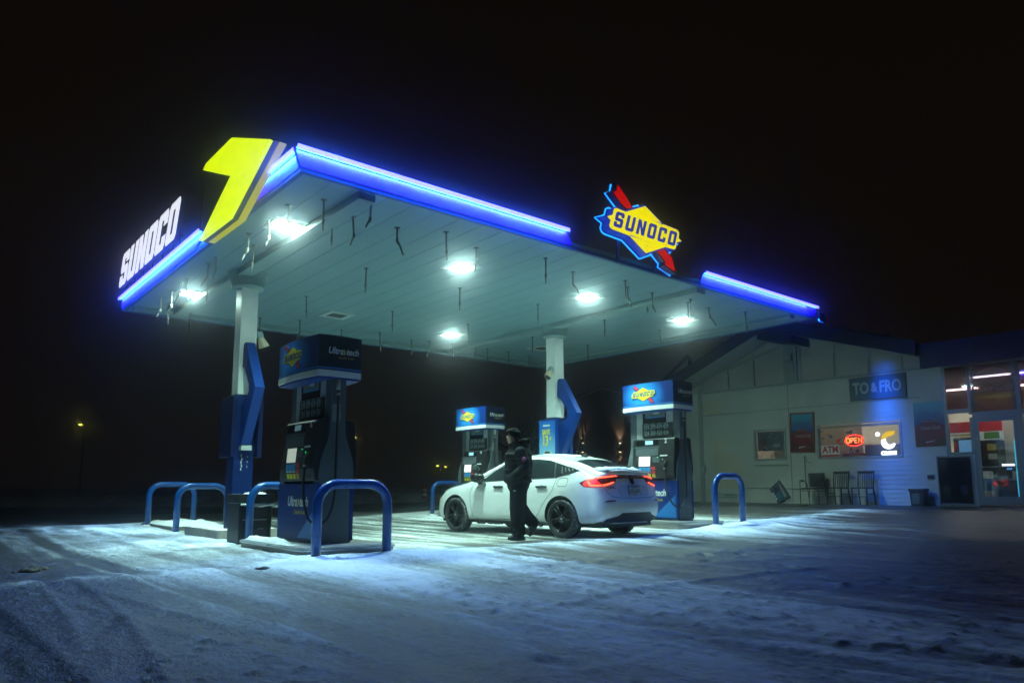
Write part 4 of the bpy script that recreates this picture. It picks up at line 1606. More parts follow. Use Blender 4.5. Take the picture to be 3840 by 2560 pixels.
def pbuild(name, bms, m, parent, label=None):
    g = MB()
    if not isinstance(bms, list):
        bms = [bms]
    for b in bms:
        g.add(b)
    return g.build(name, m, parent, sharp=60, label=label)

def side(poly, off=.004, step=.04):
    return [project(poly, lambda a, b: (a, .9, b), (0, -1, 0), step, off), project(poly, lambda a, b: (a, .9, b), (0, -1, 0), step, off, True)]
DLO = [(1.97, .958), (1.49, .968), (.84, .988), (.14, 1.012), (-.14, 1.07), (-.315, 1.122), (-.18, 1.165), (.0, 1.205), (.255, 1.27), (.465, 1.318), (.75, 1.345), (1.0, 1.345), (1.3, 1.322), (1.55, 1.255), (1.80, 1.125), (2.0, .985)]
for k, bmx in enumerate(side(DLO)):
    pbuild("side_window", bmx, M_cglass, car)
for poly in ([(1.00, .985), (1.09, .983), (1.09, 1.345), (1.03, 1.345)], [(.155, 1.015), (.185, 1.012), (.30, 1.275), (.265, 1.268)]):
    for bmx in side(poly, .0065):
        pbuild("window_pillar", bmx, M_carmat, car)
for bmx in side([(1.94, .948), (.14, 1.003), (-.14, 1.062), (-.14, 1.072), (.14, 1.014), (1.94, .960)], .007):
    pbuild("waist_trim", bmx, M_carmat, car)
M_louv = mat("louvre_grey", (.06, .065, .065), .4)
# four louvre fins over the small rear side window
for k in range(4):
    a = .10 - k * .075
    for bmx in side([(a, 1.20 - k * .012), (a - .018, 1.195 - k * .012), (a - .085, 1.075 + k * .012), (a - .055, 1.068 + k * .012)], .016, .03):
        pbuild("window_louvre", bmx, M_louv, car)
top = lambda a, b: (a, b, 1.6)
pbuild("rear_window", project([(.03, .50), (.06, .25), (.065, 0), (.06, -.25), (.03, -.50), (-.45, -.565), (-.545, -.54), (-.585, -.27), (-.60, 0), (-.585, .27), (-.545, .54), (-.45, .565)], top, (0, 0, -1), .04), M_cglass, car)
pbuild("windscreen", project([(1.53, .50), (1.49, .25), (1.48, 0), (1.49, -.25), (1.53, -.50), (2.16, -.66), (2.28, -.35), (2.32, 0), (2.28, .35), (2.16, .66)], top, (0, 0, -1), .05), M_cglass, car)
# snow left lying on the glass and roof
q = random.Random(11)
def ragged(pts, amp, n):
    out = []
    for (a, b), (c, d) in zip(pts, pts[1:] + pts[:1]):
        for k in range(n):
            t2 = k / n
            out.append((a + (c - a) * t2 + q.uniform(-amp, amp), b + (d - b) * t2 + q.uniform(-amp, amp)))
    return out
def snow_on(name, poly, thick, m=M_snow, step=.03):
    bm = project(poly, top, (0, 0, -1), step, .006)
    for v in bm.verts:
        if not any(len(e.link_faces) == 1 for e in v.link_edges):
            v.co.z += thick * q.uniform(.5, 1.2)
    pbuild(name, bm, m, car)
snow_on("snow_patch", ragged([(.05, .50), (.07, 0), (.05, -.50), (-.06, -.52), (-.085, 0), (-.06, .52)], .008, 6), .006, M_frost)
snow_on("snow_patch", ragged([(-.50, .60), (-.555, .3), (-.57, -.3), (-.53, -.60), (-.62, -.62), (-.66, -.3), (-.66, .3), (-.62, .62)], .014, 6), .020)
snow_on("snow_patch", ragged([(-.40, -.54), (-.50, -.52), (-.60, -.62), (-.56, -.66)], .01, 5), .03)
snow_on("snow_patch", ragged([(1.52, .56), (1.50, .2), (1.50, -.5), (2.2, -.64), (2.34, 0), (2.2, .68), (2.02, .70)], .02, 9), .035)
snow_on("snow_patch", ragged([(.95, .30), (1.42, .28), (1.44, -.40), (.3, -.45), (.20, .30)], .03, 9), .012)
g = MB()
for k in range(16):
    t2 = k / 15
    tb = bmesh.new()
    bmesh.ops.create_icosphere(tb, subdivisions=2, radius=1)
    px_, py_, pz_ = 2.04 - t2 * .48, .765 - t2 * .13, 1.035 + t2 * .245
    for vv in tb.verts:
        kk = q.uniform(.85, 1.15)
        vv.co = Vector((px_ + vv.co.x * .045 * kk, py_ + vv.co.y * .032 * kk, pz_ + vv.co.z * .030 * kk))
    g.add(tb)
g.build("snow_ridge", M_snow, car, sharp=180, smooth=True)
# panel gaps
def ribbon(pts, wd=.0045):
    L, Rr = [], []
    for i, p in enumerate(pts):
        a = Vector(pts[max(0, i - 1)]); b = Vector(pts[min(len(pts) - 1, i + 1)])
        d = (b - a).normalized()
        nn = Vector((-d.y, d.x)) * wd
        L.append((p[0] + nn.x, p[1] + nn.y)); Rr.append((p[0] - nn.x, p[1] - nn.y))
    return L + Rr[::-1]
for line in ([(2.19, .94), (2.24, .86), (2.285, .74), (2.285, .60), (2.24, .36), (2.21, .25)],
             [(1.06, .985), (1.03, .80), (1.02, .50), (1.03, .27)],
             [(.13, 1.01), (.13, .94), (.19, .78), (.31, .66), (.42, .54), (.50, .42), (.58, .33), (.68, .292), (.9, .285), (2.2, .262)],
             [(.07, .985), (.09, .90), (.05, .865), (-.10, .862), (-.135, .90), (-.13, .985), (-.10, 1.0), (.05, 1.0), (.07, .985)],
             [(-.29, 1.12), (-.42, 1.06), (-.52, 1.02)],
             [(3.17, .745), (2.9, .85), (2.45, .925)]):
    for bmx in side(ribbon(line, .004), .0025, .05):
        pbuild("panel_gap", bmx, M_seam, car)
# grimy strip along the sill
for bmx in side([(2.32, .225), (.40, .235), (.40, .262), (2.32, .25)], .004):
    pbuild("sill_trim", bmx, mat("grimy_sill", (.20, .20, .18), .7, var=.5), car)
# rear end, drawn looking along the body's flank
DV = (.627, -.798, 0)
SH = .06
def rear(poly, off=.004, step=.03):
    pl = [(a - SH, b) for a, b in poly]
    return [project(pl, lambda a, b: (-.85, a, b), DV, step, off), project(pl, lambda a, b: (-.85, a, b), DV, step, off, True)]
HOUS = [(1.50, .918), (1.30, .972), (1.08, 1.003), (.80, 1.028), (.50, 1.050), (.52, .975), (.54, .922), (.60, .908), (.87, .858), (1.16, .848), (1.38, .855)]
lamps = []
for k, bmx in enumerate(rear(HOUS, .006)):
    lamps.append(pbuild("tail_light", bmx, M_lampdk, car))
for nm, pl, m, of in (("lens_glow", [(1.40, .915), (1.303, .960), (1.06, .993), (1.0, .95), (.92, .90), (.89, .858), (1.30, .857), (1.385, .866)], M_lampred, .009),
                      ("light_bar", [(1.303, .975), (1.072, .998), (1.062, .975), (1.277, .951)], M_lampbar, .013),
                      ("light_bar", [(1.037, 1.004), (.788, 1.023), (.534, 1.044), (.494, 1.032), (.788, 1.003), (1.032, .980)], M_lampbar, .013),
                      ("light_bar", [(1.285, .938), (1.225, .942), (1.165, .888), (.896, .885), (.886, .863), (1.185, .857), (1.235, .882)], M_lampbar, .013),
                      ("light_bar", [(.875, .886), (.728, .907), (.601, .934), (.580, .922), (.713, .889), (.866, .865)], M_lampbar, .013)):
    for k, bmx in enumerate(rear(pl, of)):
        pbuild(nm, bmx, m, lamps[k])
back = lambda a, b: (-1.2, a, b)
DB = (1, 0, 0)
def rearc(poly, off=.004, step=.04):
    return project(poly, back, DB, step, off)
pbuild("lamp_bridge", rearc([(.47, .985), (.47, 1.045), (.30, 1.06), (-.30, 1.06), (-.47, 1.045), (-.47, .985), (0, .992)], .005), M_lampdk, car)
pbuild("rear_valance", rearc([(.78, .275), (.70, .335), (.56, .365), (.47, .385), (.40, .43), (-.40, .43), (-.47, .385), (-.56, .365), (-.70, .335), (-.78, .275), (-.6, .235), (.6, .235)], .008), M_carmat, car)
for sg_ in (-1, 1):
    pl = [(sg_ * a, b) for a, b in ((.77, .605), (.72, .632), (.56, .638), (.545, .618))]
    pbuild("reflector", rearc(pl, .006), mat("red_reflector", (.22, .012, .018), .2), car)
for line in ([(.70, .835), (.66, .76), (.58, .695), (.45, .676), (0, .668), (-.45, .676), (-.58, .695), (-.66, .76), (-.70, .835)],):
    pbuild("panel_gap", rearc(ribbon(line, .004), .003), M_seam, car)
pbuild("plate_recess", rearc([(.40, .70), (.44, .80), (.36, .885), (-.36, .885), (-.44, .80), (-.40, .70)], .002), mat("recess_shade", (.60, .61, .62), .35), car)  # flat patch, body colour greyed to stand in for recess shade
# spoiler lip
g = MB()
sp = []
for k in range(15):
    y = -.60 + 1.2 * k / 14
    hit, nrm, i_, ds = CBVH.ray_cast(Vector((-1.5, y, 1.085)), Vector((1, 0, 0)))
    xx = hit.x if hit else -.85
    sp.append((min(xx, -.80) + .045, y, 1.108 + .012 * (1 - (y / .6) ** 2)))
rows = []
for (x_, y_, z_) in sp:
    rows.append([g.bm.verts.new((x_ + .12, y_, z_ + .004)), g.bm.verts.new((x_ - .02, y_, z_ + .016)), g.bm.verts.new((x_ - .065, y_, z_ + .012)), g.bm.verts.new((x_ - .06, y_, z_ - .008)), g.bm.verts.new((x_ + .02, y_, z_ - .03))])
for a, b in zip(rows[:-1], rows[1:]):
    for k in range(4):
        g.bm.faces.new([a[k], a[k + 1], b[k + 1], b[k]]).smooth = True
g.build("spoiler", M_paint, car)
# number plate
hit = CBVH.ray_cast(Vector((-1.5, 0, .79)), Vector((1, 0, 0)))[0]
xp = hit.x - .012
MP = frame((xp, 0, .79), (0, -1, 0), (.12, 0, 1))
g = MB(); g.box(-.165, .165, -.085, .085, -.006, .002, .004, M=MP); pl_ = g.build("number_plate", M_carblk, car)
g = MB(); g.box(-.152, .152, -.072, .072, .002, .005, M=MP)
g.build("plate_face", mat("plate_white", (.55, .60, .58), .4), pl_)
link("lettering", text_me("LEG·3678", .092, .001, MP @ Matrix.Translation((0, -.012, .006)), .72, 0, .001), mat("plate_ink", (.02, .03, .10), .5), pl_)
g = MB(); g.box(-.09, .09, .046, .060, .0052, .0065, M=MP); g.build("state_band", M_navy, pl_)
g = MB(); g.box(-.05, .03, -.069, -.055, .0052, .0065, M=MP); g.build("sticker", M_red, pl_)
# badge and model name
def rear_M(y, z, lift=.004):
    h_, n_, i_, d_ = CBVH.ray_cast(Vector((-1.5, y, z)), Vector((1, 0, 0)))
    if n_.x > 0: n_ = -n_
    r_ = Vector((0, -1, 0)); r_ = (r_ - n_ * r_.dot(n_)).normalized()
    u_ = n_.cross(r_)
    M = Matrix.Identity(4)
    o_ = h_ + n_ * lift
    for i in range(3):
        M[i][0], M[i][1], M[i][2], M[i][3] = r_[i], u_[i], n_[i], o_[i]
    return M
MBd = rear_M(0, .955)
g = MB()
for s_ in (-1, 1):
    g.prism([(s_ * .050, .042), (s_ * .034, .042), (s_ * .021, -.040), (s_ * .034, -.040)], 'z', 0, .008, M=MBd)
g.box(-.026, .026, -.006, .008, 0, .0075, M=MBd)
g.prism([(-.058, .05), (.058, .05), (.043, -.05), (-.043, -.05)], 'z', -.002, .0015, M=MBd)
for f in g.bm.faces: pass
g.build("badge", M_carblk, car)
link("model_name", text_me("CIVIC", .062, .002, rear_M(.56, .838), 1.25, 0, .001), mat("dark_chrome", (.06, .06, .06), .3), car)
# wiper, aerial, mirrors, handles
g = MB()
wp = []
for k in range(9):
    y = -.30 + .55 * k / 8
    h_ = CBVH.ray_cast(Vector((-.535 + .02 * k / 8, y, 1.6)), Vector((0, 0, -1)))[0]
    wp.append(h_ + Vector((0, 0, .022)))
g.tube(wp, .009, 6)
g.tube([wp[0], wp[0] + Vector((-.06, -.03, .01))], .016, 6)
g.build("wiper", M_carmat, car)
h_ = CBVH.ray_cast(Vector((.22, 0, 1.6)), Vector((0, 0, -1)))[0]
g = MB()
g.prism([(.10, 0), (-.10, -.01), (-.11, .055), (-.07, .06)], 'y', -.022, .022, .006, M=Matrix.Translation(h_))
g.build("aerial_fin", M_carblk, car)
for sg_ in (-1, 1):
    g = MB()
    tb = bmesh.new()
    bmesh.ops.create_uvsphere(tb, u_segments=20, v_segments=12, radius=1)
    for vv in tb.verts:
        c_ = vv.co
        c_.x = (c_.x if c_.x > 0 else c_.x * .55)
        c_.y = math.copysign(abs(c_.y) ** .7, c_.y)
        c_.z = math.copysign(abs(c_.z) ** .75, c_.z)
        vv.co = Vector((1.93 + c_.x * .17, sg_ * (1.0 + c_.y * .125), 1.02 + c_.z * .088))
    g.add(tb)
    mi_ = g.build("side_mirror", M_carblk, car, smooth=True, sharp=180)
    g = MB()
    g.prism([(1.92, .955), (2.0, .955), (1.99, .90), (1.86, .90)], 'y', min(sg_ * .85, sg_ * .97), max(sg_ * .85, sg_ * .97), .01)
    g.build("mirror_stalk", M_carblk, mi_)
    for hx in (.43, 1.51):
        hh = CBVH.ray_cast(Vector((hx, sg_ * 2, .855)), Vector((0, -sg_, 0)))[0]
        g = MB()
        y0, y1 = hh.y + sg_ * .012, hh.y + sg_ * .036
        g.box(hx - .12, hx + .12, min(y0, y1), max(y0, y1), .838, .874, .010)
        g.box(hx - .115, hx - .07, min(hh.y, y0), max(hh.y, y0) + .0, .842, .870)
        g.box(hx + .07, hx + .115, min(hh.y, y0), max(hh.y, y0) + .0, .842, .870)
        g.build("door_handle", M_carblk, car)
        pl = [(hx + .085 * math.cos(a) * 1.0, .842 + .045 * math.sin(a)) for a in [2 * math.pi * k / 16 for k in range(16)]]
        pb_ = project(pl, lambda a, b: (a, .9, b), (0, -1, 0), .03, .002, sg_ < 0)
        pbuild("handle_cup", pb_, mat("cup_shade", (.50, .52, .53), .4), car)  # flat grey disc painting the shade of a handle cup
    # head lamp and front trim
    pl = [(3.30, .60), (3.36, .66), (3.33, .715), (3.16, .752), (3.10, .748), (3.17, .70), (3.24, .63)]
    hb = project(pl, lambda a, b: (a, .9, b), (0, -1, 0), .03, .005, sg_ < 0)
    hl = pbuild("head_light", hb, M_carblk, car)
    pl = [(3.27, .625), (3.30, .64), (3.285, .665), (3.255, .65)]
    hb = project(pl, lambda a, b: (a, .9, b), (0, -1, 0), .02, .009, sg_ < 0)
    pbuild("side_marker", hb, emat("amber_marker", (1.0, .32, .02), 1.1, (.5, .2, .02)), hl)
    pl = [(3.44, .28), (3.40, .42), (3.455, .46), (3.50, .30)]
    hb = project(pl, lambda a, b: (a, .9, b), (0, -1, 0), .03, .006, sg_ < 0)
    pbuild("bumper_vent", hb, M_carmat, car)
g = MB()
g.box(-.72, 3.30, -.70, .70, .185, .30)
for k in range(22):
    g.box(q.uniform(.5, 2.2), 0, 0, 0, 0, 0) if False else None
g.build("underbody", M_carmat, car)
g = MB()
for k in range(16):
    tb = bmesh.new()
    bmesh.ops.create_icosphere(tb, subdivisions=2, radius=1)
    xx = q.uniform(.42, 2.3)
    rr = q.uniform(.016, .032)
    for vv in tb.verts:
        vv.co = Vector((xx + vv.co.x * rr * 1.8 * q.uniform(.8, 1.2), .80 + vv.co.y * rr, .19 + vv.co.z * rr * .8))
    g.add(tb)
g.build("ice_lump", mat("dirty_ice", (.06, .054, .045), .7, var=.5), car, sharp=180, smooth=True)

# wheels
m_t, t_, out_ = new_mat("snow_caked_tyre")
b_ = t_.nodes.new("ShaderNodeBsdfPrincipled")
tcn = t_.nodes.new("ShaderNodeTexCoord")
n_ = t_.nodes.new("ShaderNodeTexNoise")
n_.inputs["Scale"].default_value = 22
n_.inputs["Detail"].default_value = 6
n_.inputs["Roughness"].default_value = .75
r_ = t_.nodes.new("ShaderNodeValToRGB")
r_.color_ramp.elements[0].position = .47
r_.color_ramp.elements[0].color = (.016, .016, .017, 1)
r_.color_ramp.elements[1].position = .62
r_.color_ramp.elements[1].color = (.36, .39, .40, 1)
t_.links.new(tcn.outputs["Object"], n_.inputs["Vector"])
t_.links.new(n_.outputs["Fac"], r_.inputs[0])
t_.links.new(r_.outputs[0], b_.inputs["Base Color"])
b_.inputs["Roughness"].default_value = .7
t_.links.new(b_.outputs[0], out_.inputs[0])
M_tyre_snow = m_t
M_tyre = mat("tyre_rubber", (.018, .018, .019), .65, var=.4, scale=25)
M_rim = mat("black_alloy", (.012, .012, .013), .30, metal=.3, var=.3)
def wheel(x, sg_):
    MW = Matrix.Translation((x, sg_ * .775, .325)) @ Matrix.Rotation(R(-90 * sg_), 4, 'X')
    g = MB()
    g.mi = 0
    g.lathe([(.235, .085), (.245, .10), (.285, .112), (.300, .108)], 48)
    g.mi = 1
    g.lathe([(.300, .108), (.318, .092), (.324, .060), (.324, .0)], 48)
    g.mi = 0
    g.lathe([(.324, 0), (.324, -.07), (.315, -.10), (.24, -.105), (.232, -.09)], 48)
    for f in g.bm.faces: f.smooth = True
    bmesh.ops.transform(g.bm, matrix=MW, verts=list(g.bm.verts))
    wt = g.build("wheel", [M_tyre, M_tyre_snow], car, sharp=60)
    g = MB()
    g.lathe([(.238, .092), (.226, .096), (.215, .070), (.205, -.02), (.20, -.08), (0, -.08)], 40, M=MW)
    for k in range(5):
        for dd in (-.13, .13):
            a = 2 * math.pi * k / 5 + .3
            ca_, sa_ = math.cos(a), math.sin(a)
            c2, s2 = math.cos(a + dd * 1.35), math.sin(a + dd * 1.35)
            pts = [Vector((ca_ * .04 + -sa_ * dd * .12, sa_ * .04 + ca_ * dd * .12, .070)), Vector((c2 * .14, s2 * .14, .082)), Vector((c2 * .225, s2 * .225, .085))]
            g.tube(pts, [.020, .015, .017], 6, M=MW)
    g.lathe([(.065, .05), (.062, .085), (.04, .092), (0, .092)], 20, M=MW)
    g.build("rim", M_rim, wt)
    g = MB()
    for k in range(5):
        a = 2 * math.pi * k / 5 + .9
        g.lathe([(.0, .094), (.007, .092), (.008, .07)], 8, (.052 * math.cos(a), .052 * math.sin(a), 0), M=MW)
    g.lathe([(0, .0945), (.022, .0935)], 16, M=MW)
    g.build("wheel_nut", M_steel, wt)
for x_ in (0.0, 2.735):
    for sg_ in (-1, 1):
        wheel(x_, sg_)

# ------------------------------------------------------------------ the person
def blob(c, r, rot=None, seg=20):
    tb = bmesh.new()
    bmesh.ops.create_uvsphere(tb, u_segments=seg, v_segments=seg // 2 + 2, radius=1)
    M = Matrix.Translation(c) @ (rot or Matrix.Identity(4)) @ Matrix.Diagonal((*r, 1))
    bmesh.ops.transform(tb, matrix=M, verts=list(tb.verts))
    return tb

def limb(pts, n=18):
    """tapered closed limb through (point, (rx, ry)) joints, round at both ends"""
    out = []
    g = MB()
    P = []
    for (a, ra), (b, rb) in zip(pts[:-1], pts[1:]):
        a, b = Vector(a), Vector(b)
        ra = ra if isinstance(ra, tuple) else (ra, ra)
        rb = rb if isinstance(rb, tuple) else (rb, rb)
        for k in range(7):
            t2 = k / 6
            c = a.lerp(b, t2)
            r_ = (ra[0] + (rb[0] - ra[0]) * t2, ra[1] + (rb[1] - ra[1]) * t2)
            P.append(blob(c, (r_[0], r_[1], (r_[0] + r_[1]) / 2), None, n))
    return P

def fuse(name, blobs, m, parent, vox=.011, smooth=3):
    """melt overlapping volumes into one continuous skin"""
    bm = bmesh.new()
    for b in blobs:
        tmp = bpy.data.meshes.new("x")
        b.to_mesh(tmp)
        b.free()
        bm.from_mesh(tmp)
        bpy.data.meshes.remove(tmp)
    me = bpy.data.meshes.new(name)
    bm.to_mesh(me)
    bm.free()
    ob = bpy.data.objects.new("tmp_fuse", me)
    C.objects.link(ob)
    rm = ob.modifiers.new("r", 'REMESH')
    rm.mode = 'VOXEL'
    rm.voxel_size = vox
    sm = ob.modifiers.new("s", 'SMOOTH')
    sm.iterations = smooth
    sm.factor = .5
    dg = bpy.context.evaluated_depsgraph_get()
    dg.update()
    me2 = bpy.data.meshes.new_from_object(ob.evaluated_get(dg))
    bpy.data.objects.remove(ob)
    for p in me2.polygons:
        p.use_smooth = True
    me2.materials.clear()
    return link(name, me2, m, parent)

# local frame: +x is where the person walks, +y the left hand side
per = thing_w("person", "person in dark puffer jacket and trousers walking past the white car", "person", (.10, 11.80, .02), R(186))
HD = Matrix.Rotation(R(24), 4, 'Z')     # head turned a little towards the viewer
def hp(x, y, z):
    p = HD @ Vector((x, y, z))
    return Vector((p.x + .085, p.y, p.z + 1.635))
bl = []
bl += limb([((0, 0, .93), (.14, .15)), ((0, 0, 1.12), (.12, .15)), ((.01, 0, 1.30), (.12, .17)), ((.02, 0, 1.41), (.09, .15)), ((.04, 0, 1.49), .06), ((.07, 0, 1.58), .055)])
for s_, kn, an, to in ((1, (.03, .10, .50), (.012, .10, .10), (.12, .105, .045)), (-1, (-.02, -.10, .51), (-.25, -.10, .27), (-.23, -.10, .10))):
    bl += limb([((0, s_ * .09, .88), .09), (kn, .06), (an, .042), (to, .034)])
    wr = Vector((.10, s_ * .165, .985))
    bl += limb([((0, s_ * .18, 1.41), .06), ((-.055, s_ * .265, 1.14), .046), (wr, .034)])
    # hand in the jacket pocket: palm, four curled fingers and a thumb
    bl += limb([(wr, .032), (wr + Vector((.045, -s_ * .03, -.02)), (.034, .018))])
    for f_ in range(4):
        b0 = wr + Vector((.06, -s_ * .035, .012 - f_ * .019))
        L_ = (.030, .036, .033, .025)[f_]
        bl += limb([(b0, .0095), (b0 + Vector((L_, -s_ * .012, -.006)), .009), (b0 + Vector((L_ * 1.2, -s_ * .035, -.016)), .008)], 8)
    bl += limb([(wr + Vector((.02, -s_ * .02, .02)), .011), (wr + Vector((.055, -s_ * .045, .034)), .009)], 8)
bl += [blob(hp(0, 0, .015), (.096, .077, .113), HD), blob(hp(.035, 0, -.055), (.062, .057, .062), HD), blob(hp(.096, 0, -.008), (.017, .013, .026), HD), blob(hp(.103, 0, -.020), (.014, .014, .011), HD), blob(hp(.087, 0, -.050), (.014, .026, .008), HD), blob(hp(.085, 0, -.064), (.014, .023, .008), HD), blob(hp(.084, .035, .024), (.014, .024, .008), HD), blob(hp(.084, -.035, .024), (.014, .024, .008), HD), blob(hp(.07, .045, -.02), (.022, .02, .025), HD), blob(hp(.07, -.045, -.02), (.022, .02, .025), HD), blob(hp(-.005, .078, .0), (.020, .010, .032), HD), blob(hp(-.005, -.078, .0), (.020, .010, .032), HD)]
fuse("body", bl, M_skin, per, .0075, 2)
g = MB()
for s_ in (-1, 1):
    g.add(blob(hp(.091, s_ * .033, .008), (.007, .013, .006), HD, 10))
    g.add(blob(hp(.096, s_ * .036, .033), (.006, .022, .005), HD, 10))
g.build("eyes_and_brows", M_hair, per, sharp=180, smooth=True)
g = MB()
g.add(blob(hp(.099, 0, -.057), (.005, .021, .003), HD, 10))
g.build("mouth", mat("lip", (.22, .07, .06), .5), per, sharp=180, smooth=True)
hb = [blob(hp(-.015, 0, .062), (.118, .102, .092), HD), blob(hp(-.045, 0, -.005), (.088, .096, .10), HD), blob(hp(.052, 0, .092), (.066, .082, .045), HD), blob(hp(.078, .03, .070), (.034, .042, .030), HD), blob(hp(.074, -.035, .072), (.034, .04, .030), HD), blob(hp(.012, .078, .035), (.05, .026, .055), HD), blob(hp(.012, -.078, .035), (.05, .026, .055), HD)]
qh = random.Random(4)
for k in range(46):
    a, b = qh.uniform(-2.6, 2.6), qh.uniform(.1, 1.3)
    hb.append(blob(hp(-.01 + .112 * math.cos(a) * math.cos(b), .097 * math.sin(a) * math.cos(b), .060 + .090 * math.sin(b)), (.026, .014, .012), HD @ Matrix.Rotation(a + 1.2, 4, 'Z'), 8))
fuse("hair", hb, M_hair, per, .008, 1)
# padded jacket with quilting rolls, collar up to the chin and hood behind
jb = limb([((.0, 0, .90), (.185, .20)), ((.0, 0, 1.04), (.225, .225)), ((-.01, 0, 1.20), (.23, .235)), ((-.015, 0, 1.33), (.205, .23)), ((.0, 0, 1.42), (.13, .17)), ((.03, 0, 1.49), (.10, .11))], 22)
for k in range(6):
    zz = .93 + k * .085
    jb.append(blob((-.002, 0, zz), (.23 + .012 * math.sin(k * 1.3), .238, .048)))
for s_ in (-1, 1):
    jb += limb([((-.015, s_ * .205, 1.385), .095), ((-.075, s_ * .27, 1.21), .088), ((-.07, s_ * .28, 1.13), .086), ((.05, s_ * .255, 1.03), .078), ((.125, s_ * .185, .975), .070), ((.165, s_ * .13, .955), .062)], 16)
    for k in range(5):
        c = Vector((-.015, s_ * .205, 1.385)).lerp(Vector((-.072, s_ * .276, 1.15)), k / 4)
        jb.append(blob(c, (.100, .095, .032)))
jb += [blob((-.085, 0, 1.485), (.115, .150, .075)), blob((-.105, 0, 1.545), (.075, .115, .075)), blob((.065, 0, 1.475), (.085, .105, .060)), blob((.085, 0, 1.525), (.072, .085, .040)), blob((.0, .10, 1.52), (.095, .04, .058)), blob((.0, -.10, 1.52), (.095, .04, .058))]
fuse("jacket", jb, M_jacket, per, .0095, 2)
qh = random.Random(9)
fb = [blob((-.135, 0, 1.555), (.06, .10, .07))]
for k in range(90):
    a = qh.uniform(.9, 5.4)
    fb.append(blob((-.055 + .115 * math.cos(a) + qh.gauss(0, .010), .135 * math.sin(a) + qh.gauss(0, .010), 1.575 + .02 * math.cos(a * 2) + qh.gauss(0, .016)), (qh.uniform(.014, .026),) * 3, None, 8))
fuse("hood_trim", fb, M_hair, per, .009, 1)
tb_ = limb([((0, 0, .98), (.15, .165)), ((0, 0, .86), (.15, .17))])
tb_ += limb([((.0, .085, .84), (.15, .115)), ((.03, .10, .52), (.124, .105)), ((.02, .10, .30), (.115, .10)), ((.012, .10, .13), (.112, .095))])
tb_ += limb([((-.005, -.085, .84), (.15, .115)), ((-.03, -.10, .53), (.122, .105)), ((-.13, -.10, .39), (.112, .10)), ((-.24, -.10, .27), (.105, .092))])
for k in range(5):
    tb_.append(blob((.02 + .006 * (-1) ** k, .10, .15 + k * .055), (.119, .104, .022)))
fuse("trousers", tb_, M_trous, per, .010, 2)
def shoe(M, m):
    bl2 = [blob((0, 0, .075), (.062, .048, .065)), blob((.06, 0, .06), (.075, .048, .045)), blob((.125, 0, .048), (.065, .046, .036)), blob((.05, 0, .022), (.155, .052, .024)), blob((-.03, 0, .045), (.055, .046, .045))]
    for b in bl2:
        bmesh.ops.transform(b, matrix=M, verts=list(b.verts))
    fuse("boot", bl2, m, per, .008, 2)
shoe(Matrix.Translation((-.01, .10, 0)), M_boot)
shoe(Matrix.Translation((-.32, -.10, .20)) @ Matrix.Rotation(R(56), 4, 'Y'), M_boot)
# sleeve badge, pocket tag
MS = frame((-.062, .346, 1.275), (-1, -.12, 0), (0, -.30, 1))
g = MB(); g.lathe([(0, .004), (.034, .003), (.034, -.02)], 24, M=MS); sb_ = g.build("sleeve_badge", mat("badge_blue", (.03, .10, .42), .5), per)
g = MB(); g.lathe([(.027, .006), (.037, .006), (.037, -.03)], 24, M=MS); g.build("badge_ring", M_red, sb_)
g = MB(); g.prism([(-.014, -.01), (.004, -.006), (.014, .012), (.0, .010), (-.012, .002)], 'z', .0045, .007, M=MS); g.build("badge_mark", M_wht, sb_)
g = MB(); g.box(.06, .105, .192, .197, .775, .787); g.build("pocket_tag", M_wht, per)

# ------------------------------------------------------------------ the store
st = thing("store_building", "pale clapboard gabled store with dark blue roof and lit windows behind the pumps", "building", 16.0, 0, 0)
M_wall = mat("wall_paint", (.54, .56, .51), .6, var=.16, scale=1.3, bump=.15, bscale=25)
M_wall2 = mat("patched_paint", (.56, .54, .42), .6, var=.16, scale=1.3)
M_panel = mat("gable_board", (.47, .45, .40), .6, var=.18, scale=1.0)
M_trim = mat("trim_paint", (.32, .36, .35), .55, var=.2, scale=4)
M_line = mat("dark_joint", (.10, .085, .075), .7, var=.3)
M_alu = mat("anodised_frame", (.16, .19, .22), .35, metal=.5, var=.15)
M_glass = glass_mat("store_glass", (.90, .93, .93), .07)
M_glasst = glass_mat("transom_glass", (.24, .19, .21), .07)
zL = lambda v: 5.18 - .404 * (v - 3.03)
zR = lambda v: 5.01 - .325 * (1.91 - v)
roofz = lambda v: min(zL(v), zR(v))
APX = 2.763
OPEN_ = [(2.80, 3.80, 1.63, 2.50), (-.37, 1.84, 1.61, 2.47)]
g = MB()
zz = .10
row = .1155
k = 0
while zz < 3.79:
    z1 = min(zz + row, 3.79)
    ends = (-1.40, 6.25) if zz > 1.60 else (-1.93, 6.25)
    cuts = [o for o in OPEN_ if zz < o[3] and z1 > o[2]]
    iv = [ends]
    for c_ in cuts:
        nv = []
        for a, b in iv:
            if c_[0] > a and c_[1] < b:
                nv += [(a, c_[0]), (c_[1], b)]
            else:
                nv.append((a, b))
        iv = nv
    segs = []
    for a, b in iv:
        cs = [a] + [c for c in (4.30, 4.85, 5.25, 5.60) if a < c < b] + [b]
        segs += list(zip(cs[:-1], cs[1:]))
    for a, b in segs:
        m_ = (a + b) / 2
        zm = (zz + z1) / 2
        pt = (4.85 < m_ < 5.6 and 3.12 < zm < 3.62) or (4.3 < m_ < 5.25 and .75 < zm < 1.85) or (4.85 < m_ < 5.25 and 1.85 <= zm < 2.3)
        g.mi = 1 if pt else 0
        g.prism([(-.014, zz), (.0, z1 + .012), (.15, z1 - .001), (.15, zz)], 'y', a, b)
    zz += row
g.build("wall", [M_wall, M_wall2], st)
g = MB()   # gable wall above the trim
